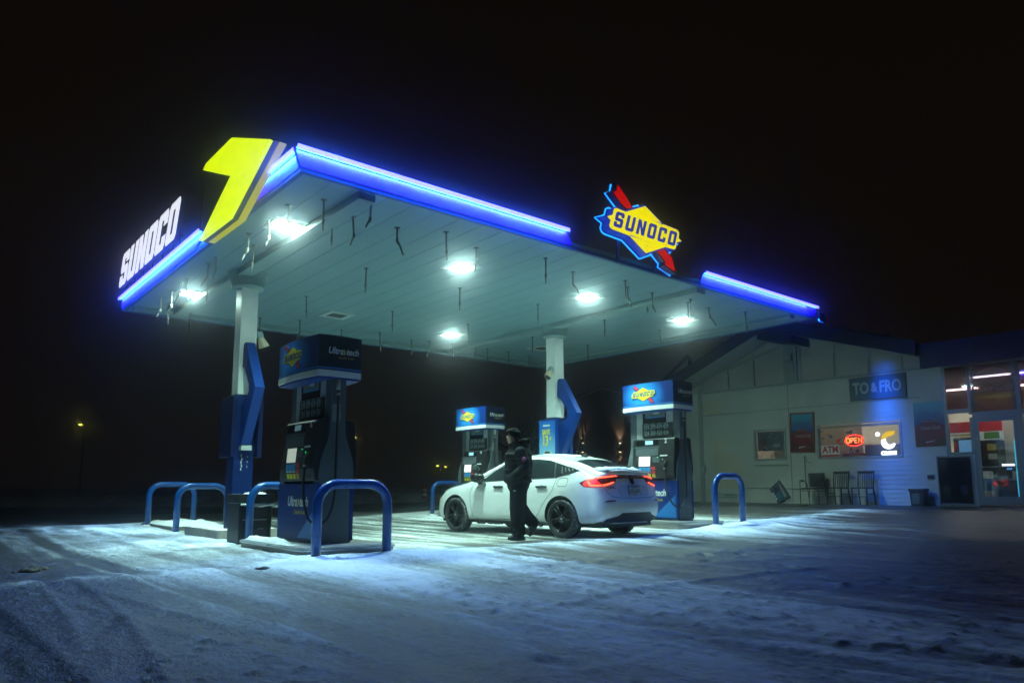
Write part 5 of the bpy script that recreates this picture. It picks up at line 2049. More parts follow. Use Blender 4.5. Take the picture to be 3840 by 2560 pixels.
def gable(v0, v1, z0):
    vs = [v0] + ([APX] if v0 < APX < v1 else []) + [v1]
    return [(v0, z0)] + [(v, roofz(v) + .02) for v in vs] + [(v1, z0)]
g.prism(gable(-1.30, 6.25, 3.79), 'x', .03, .18)
g.build("gable_board", M_panel, st)
g = MB()
g.box(-.022, .029, -1.30, 5.60, 3.775, 3.835)
g.box(-.022, -.0145, -.9, 5.60, 3.06, 3.085)
g.box(-.035, .0, 5.60, 5.74, .2, zL(5.74) + .01)
g.box(-.028, .029, 2.34, 2.75, 3.836, zR(2.34) + .05)
for v in (4.64, 3.75, 1.24, .32, 5.56, 2.24, -.50):
    g.box(.008, .029, v - .018, v + .018, 3.836, roofz(v))
for (va, vb) in ((2.85, 5.55),):
    g.prism([(va, zL(va) - .36), (vb, 4.20), (vb, 4.27), (va, zL(va) - .29)], 'x', .0, .0295)
g.build("trim_board", M_trim, st)
g = MB()
for v in (4.61, 3.72, 1.27, .35):
    g.box(.006, .0295, v - .006, v + .006, 3.84, roofz(v) - .3)
g.box(-.024, -.0222, -1.2, 5.55, 3.768, 3.776)
for v in (2.44, 2.54, 2.64):
    g.box(-.0295, -.0282, v - .004, v + .004, 3.85, 4.95)
g.box(-.018, -.0142, 2.655, 2.668, .45, 3.77)
g.build("board_joint", M_line, st)
# roof
g = MB()
U0, U1 = -1.0, 7.0
g.prism([(7.0, zL(7.0)), (APX, zL(APX)), (APX, zL(APX) + .30), (7.0, zL(7.0) + .30)], 'x', U0 + .05, U1)
g.prism([(APX - .001, zR(APX)), (-1.2, zR(-1.2)), (-1.2, zR(-1.2) + .30), (APX - .001, zR(APX) + .30)], 'x', U0 + .05, U1)
g.build("roof", M_roofblue, st)
g = MB()
g.prism([(7.03, zL(7.03) - .03), (APX, zL(APX) - .03), (APX, zL(APX) + .34), (7.03, zL(7.03) + .34)], 'x', U0, U0 + .048)
g.prism([(APX - .001, zR(APX) - .03), (-1.22, zR(-1.22) - .03), (-1.22, zR(-1.22) + .34), (APX - .001, zR(APX) + .34)], 'x', U0, U0 + .048)
g.build("rake_board", M_roofblue, st)
g = MB()
g.prism([(6.98, zL(6.98) - .012), (APX, zL(APX) - .012), (APX, zL(APX) - .002), (6.98, zL(6.98) - .002)], 'x', U0 + .06, .03)
g.prism([(APX - .001, zR(APX) - .012), (-1.18, zR(-1.18) - .012), (-1.18, zR(-1.18) - .002), (APX - .001, zR(APX) - .002)], 'x', U0 + .06, .03)
g.build("soffit", M_trim, st)
g = MB()
g.prism([(1.95, 4.76), (2.98, 5.02), (2.98, 5.16), (2.72, 5.24), (1.95, 4.99)], 'x', -.96, .02)
g.build("ridge_box", M_roofblue, st)
g = MB()
for k in range(24):
    tb = bmesh.new()
    v = 6.6 - k * .3
    bmesh.ops.create_icosphere(tb, subdivisions=2, radius=1)
    for vv in tb.verts:
        vv.co = Vector((-.7 + vv.co.x * .3, v + vv.co.y * .25, roofz(v) + .33 + vv.co.z * .035))
    g.add(tb)
g.build("roof_snow", M_snow, st, sharp=180, smooth=True)

def window(label, v0, v1, z0, z1, sill):
    g = MB()
    w_ = .055
    g.box(-.035, .10, v0, v1, z1 - w_, z1)
    g.box(-.035, .10, v0, v1, z0, z0 + w_)
    g.box(-.035, .10, v0, v0 + w_, z0 + w_ + .0001, z1 - w_ - .0001)
    g.box(-.035, .10, v1 - w_, v1, z0 + w_ + .0001, z1 - w_ - .0001)
    wn = g.build("window", M_trim, st, label=label)
    g = MB()
    g.box(.03, .036, v0 + w_, v1 - w_, z0 + w_, z1 - w_)
    g.build("pane", M_glass, wn)
    if sill:
        g = MB()
        g.box(-.05, -.0, v0 - .02, v1 + .02, z0 - .15, z0 - .125)
        g.build("sill", M_trim, wn)
    return wn
window("small square window", 2.78, 3.82, 1.61, 2.52, True)
window("wide window with a red neon sign inside", -.39, 1.86, 1.59, 2.49, False)

# storefront
g = MB()
def bars(lst):
    for b in lst:
        g.box(-.03, .06, min(b[0], b[1]), max(b[0], b[1]), b[2], b[3])
bars([(-1.40, -1.475, .30, 3.79), (-1.945, -2.01, 2.545, 3.79), (-1.945, -2.01, 1.60, 2.48), (-2.935, -3.02, .40, 3.79), (-1.476, -1.944, 2.60, 2.70), (-1.476, -1.944, 1.60, 1.665), (-2.011, -2.934, 2.481, 2.60), (-1.476, -7.0, 3.72, 3.789), (-3.021, -7.0, 2.50, 2.60), (-3.021, -7.0, .40, .50), (-4.0, -4.06, .501, 2.499), (-5.2, -5.26, .501, 2.499), (-4.0, -4.06, 2.601, 3.719), (-5.2, -5.26, 2.601, 3.719)])
g.build("storefront_frame", M_alu, st)
g = MB()
g.box(.0, .10, -1.93, -1.476, .2, 1.599)
g.box(-.035, .10, -2.012, -1.94, .2, 1.599)
g.build("bulkhead", M_trim, st)
for k, (a, b, c_, d, m_) in enumerate(((-1.944, -1.476, 1.665, 2.60, M_glass), (-1.944, -1.476, 2.70, 3.72, M_glasst), (-2.934, -2.011, 2.60, 3.72, M_glasst), (-4.0, -3.021, 2.60, 3.72, M_glasst), (-4.0, -3.021, .50, 2.50, M_glass), (-5.2, -4.06, .50, 2.50, M_glass))):
    g = MB()
    g.box(.010, .016, a, b, c_, d)
    g.build("storefront_pane", m_, st)
M_tube = emat("blue_tube", (.05, .55, .85), 1.1)
g = MB()
g.box(.020, .045, -2.075, -2.03, 2.62, 3.70)
g.build("window_light_strip", M_tube, st)
g = MB()
g.box(.020, .045, -2.915, -2.855, 2.62, 3.70)
g.build("window_light_strip", M_tube, st)
# door
g = MB()
for b in ((-2.93, -2.015, 2.36, 2.478), (-2.93, -2.015, .42, .62), (-2.12, -2.015, .6201, 2.3599), (-2.93, -2.83, .6201, 2.3599)):
    g.box(-.025, .02, b[0], b[1], b[2], b[3])
dr = g.build("door", M_alu, st)
g = MB(); g.box(-.005, .002, -2.83, -2.12, .62, 2.36); g.build("door_pane", M_glass, dr)
g = MB(); g.tube([(-.06, -2.82, 1.30), (-.06, -2.14, 1.30)], .014, 8); g.box(-.058, -.02, -2.16, -2.13, 1.285, 1.315); g.box(-.058, -.02, -2.83, -2.80, 1.285, 1.315); g.build("push_bar", M_steel, dr)
g = MB(); g.box(.0025, .022, -2.828, -2.80, .62, 1.9); g.build("edge_light", M_tube, dr)
# flat roof over the storefront
g = MB()
g.box(-.75, 8, -9, -1.225, 3.80, 4.22)
g.box(-.80, -.752, -9.02, -1.23, 3.66, 4.26)
g.build("canopy_roof", M_roofblue, st)
g = MB()
g.box(-.76, .20, -9, -1.30, 3.791, 3.799)
g.build("soffit", M_trim, st)
# Coke decal on the transom
def disc(c, r, d, ax='x'):
    pts = [(c[0] + r * math.cos(2 * math.pi * k / 40), c[1] + r * math.sin(2 * math.pi * k / 40)) for k in range(40)]
    return pts
M_decal = mat("faded_decal", (.30, .24, .26), .5)
FD = lambda v, z, x=-.001: frame((x, v, z), (0, -1, 0), (0, 0, 1))
link("window_lettering", text_me("Coca-Cola", .21, .001, FD(-2.47, 3.14, .006), .85, .35, .002), M_decal, st)
ring_o = [(.47 * math.cos(2 * math.pi * k / 48), .47 * math.sin(2 * math.pi * k / 48)) for k in range(48)]
ring_i = [(a * .985, b * .985) for a, b in ring_o]
link("window_decal", shape_me([ring_o, ring_i], .0008, FD(-2.47, 3.14, .006)), M_decal, st)
# interior shell
M_in = mat("interior_wall", (.62, .58, .50), .7, var=.1)
M_inc = mat("interior_ceiling", (.55, .53, .50), .8)
g = MB()
g.box(4.2, 4.3, -7, 6.2, .3, 3.7)
g.box(.19, 4.2, 6.15, 6.25, .3, 3.7)
g.box(.19, 4.2, -7.1, -7.0, .3, 3.7)
g.build("inner_wall", M_in, st)
g = MB(); g.box(.19, 4.2, -7, 6.15, 3.702, 3.76); g.build("inner_ceiling", M_inc, st)
g = MB(); g.box(.11, 4.2, -7, 6.15, .30, .41); g.build("inner_floor", mat("vinyl_floor", (.20, .18, .15), .4), st)
g = MB(); g.box(.19, .26, 4.6, 6.15, .41, 3.70); g.build("inner_lining", M_in, st)
M_tubew = emat("shop_tube", (1.0, .92, .78), 100.0, None, True)
M_tuben = emat("shop_tube_soft", (1.0, .92, .78), 40.0, None, True)
M_tubeb = emat("shop_tube_cool", (.72, .95, 1.0), 45.0, None, True)
def tube_light(label, x0, x1, v0, v1, z, m_):
    t2 = thing("shop_light", label, "ceiling light", 16 + (x0 + x1) / 2, (v0 + v1) / 2, z, 0, "fluorescent lights inside the store")
    a, b = abs(x1 - x0) / 2, abs(v1 - v0) / 2
    g = MB(); g.box(-a, a, -b, b, 0, .05, .008); g.build("housing", M_wht, t2)
    g = MB(); g.box(-a * .8, a * .8, -b * .97, b * .97, -.035, -.001, .008); g.build("tube", m_, t2)
tube_light("long cool fluorescent tube behind the transom above the store door", 1.15, 1.27, -2.95, -1.62, 3.60, M_tubeb)
tube_light("warm fluorescent tube deep inside the store behind the door transom", 2.9, 3.0, -2.95, -2.1, 3.50, M_tubew)
tube_light("warm fluorescent tube inside the store behind the narrow side pane", 2.6, 2.7, -1.35, -.4, 3.50, M_tubew)
tube_light("fluorescent tube inside the store above the wide window", 2.0, 2.12, 1.0, 2.4, 3.60, M_tuben)
tube_light("fluorescent tube inside the store above the small square window", 2.0, 2.12, 2.8, 4.4, 3.60, M_tubew)

# things seen inside the store
def boxthing(name, label, cat, u, v, z, parts, group=None, rot=0):
    t2 = thing(name, label, cat, u, v, z, rot, group)
    for nm, b, m_ in parts:
        g = MB()
        g.box(*b, .004)
        g.build(nm, m_, t2)
    return t2
M_cream = mat("cream_board", (.60, .55, .47), .6, var=.06)
bp_ = thing("sticker_board", "cream board covered in small product stickers inside the wide window", "board", 16.75, 1.58, 0)
g = MB(); g.box(0, .03, -.62, .75, .9, 2.75); g.build("board", M_cream, bp_)
q = random.Random(21)
cols = [M_red, M_navy, M_brown, M_gold, M_wht, M_cyan, M_red, M_black]
for k in range(22):
    y, z = q.uniform(-.5, .62), q.uniform(1.75, 2.5)
    a, b = q.uniform(.025, .07), q.uniform(.015, .04)
    g = MB()
    if k % 3:
        g.box(-.004, -.001, y - a, y + a, z - b, z + b)
    else:
        g.prism([(y + a * .8 * math.cos(t2), z + a * .8 * math.sin(t2)) for t2 in [2 * math.pi * i / 12 for i in range(12)]], 'x', -.004, -.001)
    g.build("sticker", cols[k % 8], bp_)
boxthing("counter", "blue counter front inside the right half of the wide window", "counter", 16.6, .22, 0, [("front_panel", (0, .05, -.42, .62, .41, 1.95), mat("counter_blue", (.05, .16, .34), .5)), ("top", (-.03, .5, -.44, .64, 1.951, 1.99), M_greylt)])
boxthing("food_warmer", "warm lit food tray inside the wide window beside the ATM notice", "food warmer", 16.4, 1.08, 0, [("tray", (0, .3, -.32, .36, 1.62, 1.68), M_steel), ("food", (.04, .26, -.26, .30, 1.681, 1.75), mat("baked_food", (.38, .14, .04), .6, var=.6, scale=30)), ("stand", (.05, .25, -.3, .34, .41, 1.619), M_greylt)])
boxthing("shelf_unit", "tall shelf of dark goods inside the store behind the small window", "shelf", 17.6, 3.3, .41, [("frame", (0, .4, -.8, .8, 0, 1.9), M_greylt), ("goods", (-.06, -.001, -.75, .75, .3, 1.1), mat("goods_mix", (.25, .22, .20), .5, var=.9, scale=18)), ("goods", (-.06, -.001, -.75, .75, 1.2, 1.8), mat("goods_mix_bright", (.35, .33, .34), .5, var=.9, scale=22))])
mb_ = thing("menu_board", "red and white hanging menu board seen through the store door", "board", 18.2, -1.34, 2.05)
g = MB(); g.box(0, .04, -.62, .62, .22, .50); g.build("red_band", M_red, mb_)
g = MB(); g.box(0, .04, -.62, .62, 0, .219); g.build("white_band", M_wht, mb_)
g = MB(); g.box(-.004, -.001, -.55, -.2, .03, .20); g.build("green_patch", mat("green_print", (.10, .28, .03), .5), mb_)
g = MB(); g.box(-.004, -.001, .05, .5, .04, .10); g.box(-.004, -.001, .1, .6, .13, .18); g.build("orange_stripe", M_gold, mb_)
boxthing("drinks_fridge", "black fridge with yellow notices seen through the store door", "fridge", 17.9, -1.66, .41, [("cabinet", (0, .6, -.24, .26, 0, 1.62), M_black), ("notice", (-.006, -.001, -.22, -.02, 1.35, 1.52), M_gold), ("notice", (-.006, -.001, -.23, -.03, 1.13, 1.27), M_cream)])
boxthing("partition", "white wall panel behind the store door with a round clock", "partition", 18.6, -2.0, .41, [("panel", (0, .05, -.75, .40, 0, 2.3), M_cream), ("clock", (-.03, -.001, .18, .30, 1.05, 1.17), M_greylt)])
boxthing("till_display", "bright white till screen on the counter behind the store door", "screen", 17.0, -2.36, 1.22, [("case", (0, .15, -.16, .16, 0, .20), M_blackgl), ("screen", (-.004, -.001, -.14, .12, .10, .17), emat("till_screen", (.85, .93, 1.0), 2.2)), ("screen", (-.004, -.001, -.08, .03, .03, .07), emat("till_blue", (.05, .35, .9), 1.0)), ("leg", (.05, .1, -.05, .05, -.3, -.001), M_black)])
boxthing("service_counter", "dark service counter with a chrome edge behind the store door", "counter", 17.05, -2.2, .41, [("body", (0, .5, -.55, .35, 0, .58), M_grey), ("kick", (-.02, -.001, -.5, .1, 0.02, .34), M_black), ("top", (-.03, .53, -.57, .37, .581, .62), M_steel), ("red_tag", (-.026, -.021, -.25, -.12, .36, .40), M_red)])
boxthing("carton_stack", "stacked blue and white cartons just inside the store door", "cartons", 16.55, -2.03, .41, [("carton", (0, .2, -.08, .10, 0, .34), M_wht), ("carton", (0, .2, -.09, .09, .341, .62), M_cyan), ("carton", (0, .2, -.08, .1, .621, .80), M_wht)])
boxthing("vending_machine", "blue vending machine lit behind the narrow side pane", "vending machine", 17.1, -1.40, .41, [("cabinet", (0, .5, -.22, .22, 0, 1.65), M_black), ("lit_front", (-.006, -.001, -.20, .10, 1.28, 1.60), emat("vending_blue", (.02, .22, .50), .7)), ("keypad", (-.006, -.001, .12, .2, 1.35, 1.55), M_red)])

# window signs
op = thing("open_sign", "red neon OPEN sign in an oval inside the wide store window", "neon sign", 16.16, .90, 2.08)
M_neonr = emat("red_neon", (1.0, .03, .02), 6.0, (.4, .02, .02))
M_neono = emat("orange_neon", (1.0, .22, .05), 5.0, (.4, .1, .02))
g = MB()
g.tube([(-.02, .25 * math.cos(2 * math.pi * k / 40), .145 * math.sin(2 * math.pi * k / 40)) for k in range(41)], .011, 6)
g.build("oval_tube", M_neonr, op)
g = MB()
g.prism([(.25 * math.cos(2 * math.pi * k / 40), .145 * math.sin(2 * math.pi * k / 40)) for k in range(40)], 'x', .0, .008)
g.build("backing", mat("neon_backing", (.10, .006, .01), .2), op)
for s_, c_ in (("O", .165), ("P", .055), ("E", -.045), ("N", -.16)):
    g = MB()
    x = -.024
    def T(pts):
        g.tube([(x, c_ - a, b) for a, b in pts], .0105, 6)
    if s_ == "O": T([(.045 * math.cos(2 * math.pi * k / 20), .065 * math.sin(2 * math.pi * k / 20)) for k in range(21)])
    if s_ == "P": T([(-.035, -.065), (-.035, .065), (.02, .065), (.038, .03), (.02, -.002), (-.035, -.002)])
    if s_ == "E": T([(.035, .065), (-.03, .065), (-.03, -.065), (.035, -.065)]); T([(-.03, 0), (.025, 0)])
    if s_ == "N": T([(-.038, -.065), (-.038, .065), (.038, -.065), (.038, .065)])
    g.build("letter_tube", M_neono, op)
atm = thing("atm_notice", "white notice with red ATM lettering in the corner of the wide window", "notice", 16.02, 1.51, 1.82)
g = MB(); g.box(0, .004, -.27, .27, -.165, .17); g.build("sheet", M_wht, atm)
link("lettering", text_me("ATM", .245, .001, FD(0, .025, -.002), .88, 0, .010), M_red, atm)
g = MB(); g.box(-.003, -.0005, -.25, .25, -.150, -.105)
for b in ((-.27, .27, .160, .17), (-.27, .27, -.165, -.155), (-.27, -.262, -.1549, .1599), (.262, .27, -.1549, .1599)): g.box(-.003, -.0005, *b)
g.build("red_line", M_red, atm)
ce = thing("drink_logo_sign", "glowing white and yellow curved letter sign with CELSIUS in the window", "neon sign", 16.10, 0.0, 1.65)
M_cw = emat("sign_white", (1.0, .98, .92), 2.6)
M_cyl = emat("sign_yellow", (1.0, .58, .0), 1.25, (.02, .01, 0))
def arc(r0, r1, a0, a1, n=18, cx_=0, cz_=0, sx_=1.0):
    o_ = [(cx_ + r1 * math.cos(R(a0 + (a1 - a0) * k / n)) * sx_, cz_ + r1 * math.sin(R(a0 + (a1 - a0) * k / n))) for k in range(n + 1)]
    i_ = [(cx_ + r0 * math.cos(R(a0 + (a1 - a0) * k / n)) * sx_, cz_ + r0 * math.sin(R(a0 + (a1 - a0) * k / n))) for k in range(n + 1)]
    return o_ + i_[::-1]
FC = frame((-.02, -.005, .385), (0, -1, 0), (0, 0, 1))
top_c = [(.185, .24), (.06, .238), (-.04, .215), (-.115, .165), (-.165, .09), (-.18, .02), (-.062, .052), (-.02, .085), (.06, .112), (.125, .125), (.16, .165)]
bot_c = [(-.177, .01), (-.18, -.05), (-.165, -.12), (-.12, -.185), (-.05, -.222), (.03, -.228), (.10, -.20), (.15, -.155), (.175, -.105), (.165, -.085), (.13, -.078), (.09, -.10), (.04, -.112), (-.01, -.095), (-.045, -.055), (-.06, -.01), (-.062, .05)]
link("curve_top", shape_me([top_c], .008, FC), M_cyl, ce)
link("curve_bottom", shape_me([bot_c], .008, FC), M_cw, ce)
link("ring", shape_me([[(.058 * math.cos(2 * math.pi * k / 24) - .26, .058 * math.sin(2 * math.pi * k / 24) + .17) for k in range(24)], [(.02 * math.cos(2 * math.pi * k / 24) - .26, .02 * math.sin(2 * math.pi * k / 24) + .17) for k in range(24)]], .008, FC), M_cw, ce)
link("lettering", text_me("CELSIUS", .125, .006, frame((-.02, .0, .055), (0, -1, 0), (0, 0, 1)), .86, 0, .010), M_cw, ce)
wp_ = thing("window_poster", "poster with burger picture, blue and red ball and price inside the small window", "poster", 16.055, 3.30, 1.67)
g = MB(); g.box(0, .004, -.45, .43, 0.22, .78); g.build("sheet", mat("poster_grey", (.24, .25, .27), .5, var=.5, scale=9), wp_)
g = MB(); g.prism([(.22 + .12 * math.cos(t2), .50 + .09 * math.sin(t2)) for t2 in [2 * math.pi * i / 20 for i in range(20)]], 'x', -.003, -.0005); g.build("burger_picture", mat("burger_brown", (.26, .12, .05), .5, var=.5, scale=25), wp_)
g = MB(); g.prism([(.20 + .085 * math.cos(t2), .30 + .085 * math.sin(t2)) for t2 in [2 * math.pi * i / 24 for i in range(24)]], 'x', -.005, -.0035); g.build("ball_blue", M_navy, wp_)
g = MB(); g.prism([(.20 + .084 * math.cos(t2), .30 + .084 * math.sin(t2)) for t2 in [math.pi * i / 16 + .3 for i in range(17)]], 'x', -.0065, -.0052); g.build("ball_red", M_red, wp_)
g = MB(); g.prism([(.13, .26), (.27, .315), (.275, .335), (.125, .29)], 'x', -.008, -.0067); g.build("ball_white", M_yel, wp_)
link("lettering", text_me("464", .16, .001, FD(-.17, .37, -.002), .9, 0, .004), M_wht, wp_)
g = MB()
for k in range(8):
    a = q.uniform(-.42, .02)
    g.box(-.003, -.0005, a, a + q.uniform(.05, .15), .58 + k * .022, .592 + k * .022)
g.build("small_print", M_wht, wp_)
g = MB()
for k in range(16):
    a = -.44 + k * .03
    g.box(-.003, -.0005, a, a + .018, .02, .02 + q.uniform(.1, .22))
g.build("goods_picture", mat("goods_pic", (.50, .45, .30), .5, var=.8, scale=40), wp_)

# signs on the wall
def wall_poster(label, v, z, w_, h_, red_frame, rot):
    t2 = thing("drinks_poster", label, "poster", 16 - .03, v, z)
    t2.rotation_euler = (0, 0, YAW)
    MR = Matrix.Rotation(rot, 4, 'X')
    m, t3, out = new_mat("cold_gradient")
    b = t3.nodes.new("ShaderNodeBsdfPrincipled")
    b.inputs["Roughness"].default_value = .3
    tcn = t3.nodes.new("ShaderNodeTexCoord")
    sp = t3.nodes.new("ShaderNodeSeparateXYZ")
    rp = t3.nodes.new("ShaderNodeValToRGB")
    rp.color_ramp.elements[0].position = .50
    rp.color_ramp.elements[0].color = (.02, .05, .22, 1)
    rp.color_ramp.elements[1].position = .96
    rp.color_ramp.elements[1].color = (.02, .30, .42, 1)
    t3.links.new(tcn.outputs["Generated"], sp.inputs[0])
    t3.links.new(sp.outputs["Z"], rp.inputs[0])
    t3.links.new(rp.outputs[0], b.inputs["Base Color"])
    t3.links.new(b.outputs[0], out.inputs[0])
    a, c_ = w_ / 2, h_ / 2
    g = MB(); g.box(-.004, .012, -a, a, -c_, c_, M=MR); g.build("sheet", m, t2)
    g = MB(); g.box(-.0062, -.0042, -a + .002, a - .002, -c_ + .002, -.02, M=MR)
    g.prism([(.22 * math.cos(R(k * 9)), -.03 + .14 * math.sin(R(k * 9))) for k in range(21)], 'x', -.0062, -.0042, M=MR)
    g.build("red_field", mat("deep_red_print", (.20, .010, .014), .4, var=.3), t2)
    FM = lambda y, zz_, d: MR @ frame((-d, y, zz_), (0, -1, 0), (0, 0, 1))
    link("lettering", text_me("COLD", .19, .001, FM(0, .22, .0055), .95, 0, .004), mat("ice_letters", (.03, .07, .30), .4), t2)
    link("lettering", text_me("REFRESHMENT", .058, .001, FM(0, .065, .0075), .95), mat("grey_letters", (.30, .34, .38), .5), t2)
    link("lettering", text_me("Coca-Cola", .125, .001, FM(-.01, -.09, .0075), .85, .35, .002), mat("pale_letters", (.42, .36, .38), .5), t2)
    M_cola = mat("cola_dark", (.05, .008, .008), .3)
    for s_, hh_ in ((-.28, .26), (-.18, .20), (.15, .22), (.26, .28)):
        g = MB()
        g.prism([(s_ - .045, -c_ + .01), (s_ + .045, -c_ + .01), (s_ + .04, -c_ + hh_ * .6), (s_ + .016, -c_ + hh_), (s_ - .016, -c_ + hh_), (s_ - .04, -c_ + hh_ * .6)], 'x', -.008, -.0064, M=MR)
        g.build("bottle_picture", M_cola, t2)
    g = MB(); g.prism([(.12, -c_ + .11), (-.12, -c_ + .15), (-.05, -c_ + .12), (.10, -c_ + .09)], 'x', -.0095, -.0082, M=MR); g.build("white_swoosh", M_wht, t2)
    if red_frame:
        g = MB()
        for b_ in ((-a - .04, a + .04, c_ + .0, c_ + .04), (-a - .04, a + .04, -c_ - .04, -c_), (-a - .04, -a, -c_, c_), (a, a + .04, -c_, c_)):
            g.box(-.02, .012, *b_, M=MR)
        g.build("frame", mat("red_frame", (.24, .018, .016), .4), t2)
    return t2
wall_poster("red framed blue and red drinks poster hung between the two store windows", 2.27, 2.36, .64, 1.05, True, R(2.0))
wall_poster("unframed blue and red drinks poster left of the storefront glass", -1.06, 2.38, .70, 1.10, False, 0)
tf = thing("name_board", "blue board with pale letters TO & FRO high on the store wall", "sign", 16 - .03, .135, 3.42)
g = MB(); g.box(-.01, .012, -.69, .69, -.28, .28); g.build("board", mat("teal_board", (.035, .13, .20), .5, var=.2), tf)
g = MB()
for b_ in ((-.72, .72, .28, .31), (-.72, .72, -.31, -.28), (-.72, -.69, -.28, .28), (.69, .72, -.28, .28)): g.box(-.025, .012, *b_)
g.build("frame", mat("rust_frame", (.16, .10, .10), .5), tf)
M_lb = mat("letter_board", (.55, .52, .54), .5)
for s_, y in (("TO", .42), ("&", .08), ("FRO", -.33)):
    link("lettering", text_me(s_, .42 if s_ != "&" else .34, .003, FD(y, 0, -.012), .70, 0, .012), M_lb, tf)
mp_ = thing("energy_poster", "black poster with green claw stripes under the narrow side pane", "poster", 16 - .04, -1.55, 1.0)
g = MB(); g.box(-.006, .02, -.36, .36, -.55, .55); g.build("sheet", mat("black_poster", (.008, .008, .009), .75, var=.3, spec=.15), mp_)
M_claw = mat("claw_green", (.05, .075, .02), .5)
M_claw2 = mat("claw_blue", (.02, .05, .10), .5)
for cy_, cz_, m_ in ((.24, .36, M_claw), (.20, -.30, M_claw), (-.18, -.28, M_claw2)):
    for k in range(3):
        g = MB()
        a = cy_ - (k - 1) * .055
        g.prism([(a + .02, cz_ + .16), (a - .012, cz_ + .15), (a - .004, cz_ + .02), (a - .012, cz_ - .16 + .03 * abs(k - 1)), (a + .016, cz_ + .0)], 'x', -.009, -.0065)
        g.build("claw_stripe", m_, mp_)
g = MB(); g.box(-.012, .02, -.39, .39, .551, .585); g.box(-.012, .02, -.39, .39, -.585, -.551); g.box(-.012, .02, -.39, -.361, -.55, .55); g.box(-.012, .02, .361, .39, -.55, .55); g.build("frame", M_alu, mp_)
lb_ = thing("leaning_board", "tilted grey and blue printed board leaning on its corner against the store wall", "board", 15.93, 3.05, .385)
g = MB()
P4 = [(.0, .66), (.31, .40), (.04, -.02), (-.33, .18)]
MT = Matrix.Rotation(R(5), 4, 'Y')
g.prism(P4, 'x', -.02, .02, M=MT); g.build("panel", mat("grey_card", (.09, .10, .115), .6, var=.3), lb_)
def inset(pts): return [(a, b) for a, b in pts]
g = MB(); g.prism([(.19, .40), (.09, .48), (.0, .36), (.12, .27)], 'x', -.024, -.0205, M=MT); g.build("dark_patch", mat("ink_patch", (.02, .02, .09), .5), lb_)
g = MB(); g.prism([(.12, .22), (.0, .34), (-.14, .20), (.0, .06)], 'x', -.0235, -.0205, M=MT); g.build("blue_patch", mat("blue_patch", (.03, .16, .28), .5), lb_)
g = MB(); g.prism([(.02, .55), (-.03, .52), (-.22, .20), (-.17, .17)], 'x', -.0235, -.0205, M=MT); g.build("pale_stripe", M_greylt, lb_)
g = MB()
for k in range(3):
    g.prism([(.22 - .05 * k, .26 - .07 * k), (.18 - .05 * k, .30 - .07 * k), (.15 - .05 * k, .25 - .07 * k), (.19 - .05 * k, .21 - .07 * k)], 'x', -.026, -.024, M=MT)
g.build("pale_mark", M_wht, lb_)
# pipework and small boxes on the wall
pp = thing("wall_conduit", "thin grey conduit running along the lower store wall", "conduit", 16, 0, 0)
g = MB()
g.tube([(-.03, 4.9, .60), (-.03, 4.36, .60), (-.03, 4.31, .66), (-.03, 4.31, .82), (-.03, 2.33, .79)], .012, 8)
g.build("pipe", M_trim, pp)
g = MB(); g.tube([(-.025, 2.245, 1.70), (-.025, 2.245, .82)], .011, 8); g.tube([(-.025, 2.20, 1.72), (-.025, 2.20, 1.55), (-.025, 2.08, 1.50)], .008, 6); g.build("pipe", M_line, pp)
g = MB(); g.box(-.05, -.015, 4.5, 5.1, .52, .55); g.box(-.05, -.015, 4.5, 5.1, .62, .64); g.build("pipe", M_trim, pp)
boxthing("meter_box", "small grey meter box low on the store wall beside the right guard rail", "box", 15.94, 5.62, 1.28, [("case", (0, .05, -.08, .08, 0, .22), M_trim), ("lid", (-.01, -.001, -.07, .07, .02, .2), M_greylt)])
boxthing("alarm_box", "pale alarm box high on the centre post of the store gable", "box", 15.90, 2.55, 4.42, [("case", (0, .07, -.1, .1, 0, .22), M_trim), ("lens", (-.012, -.001, -.05, .05, .05, .12), M_greylt)])
boxthing("outlet_box", "dark outlet box on the wall above the small black bin", "box", 15.94, -1.0, 1.04, [("case", (0, .045, -.07, .07, 0, .09), M_black), ("cover", (-.008, -.001, -.05, .05, .02, .07), M_carmat)])

# seats outside the store
def slat_chair(label, v):
    zb = gz(15.5, v)
    t2 = thing("slat_chair", label, "chair", 15.52, v, zb, 0, "wooden slat chairs by the store wall")
    g = MB(); g.box(-.21, .20, -.21, .21, .42, .455, .008); g.build("seat", M_brown, t2)
    for sx_ in (-1, 1):
        g = MB(); g.tube([(-.19, sx_ * .185, .42), (-.20, sx_ * .19, 0)], [.021, .016], 6); g.build("leg", M_brown, t2)
        g = MB(); g.tube([(.27, sx_ * .20, 0), (.185, sx_ * .19, .44), (.215, sx_ * .20, .65), (.26, sx_ * .205, .87)], [.017, .021, .019, .016], 6); g.build("leg", M_brown, t2)
    g = MB(); g.box(.24, .275, -.215, .215, .81, .875, .006); g.build("top_rail", M_brown, t2)
    for k in range(6):
        y = -.145 + k * .058
        g = MB(); g.tube([(.185, y, .45), (.21, y, .62), (.252, y, .815)], .010, 6); g.build("slat", M_brown, t2)
    g = MB(); g.tube([(-.19, -.185, .22), (-.19, .185, .22)], .010, 6); g.tube([(-.19, .185, .28), (.20, .19, .28)], .010, 6); g.tube([(-.19, -.185, .28), (.20, -.19, .28)], .010, 6); g.build("stretcher", M_brown, t2)
slat_chair("brown wooden slat chair in the middle of the three seats by the store wall", 1.13)
slat_chair("brown wooden slat chair nearest the blue lit strip of the store wall", .48)
zb = gz(15.5, 1.78)
ac = thing("metal_armchair", "black padded chair with thin metal arms, leftmost of the three seats by the wall", "chair", 15.52, 1.80, zb)
M_mtl = mat("tube_metal", (.10, .085, .075), .4, metal=.6)
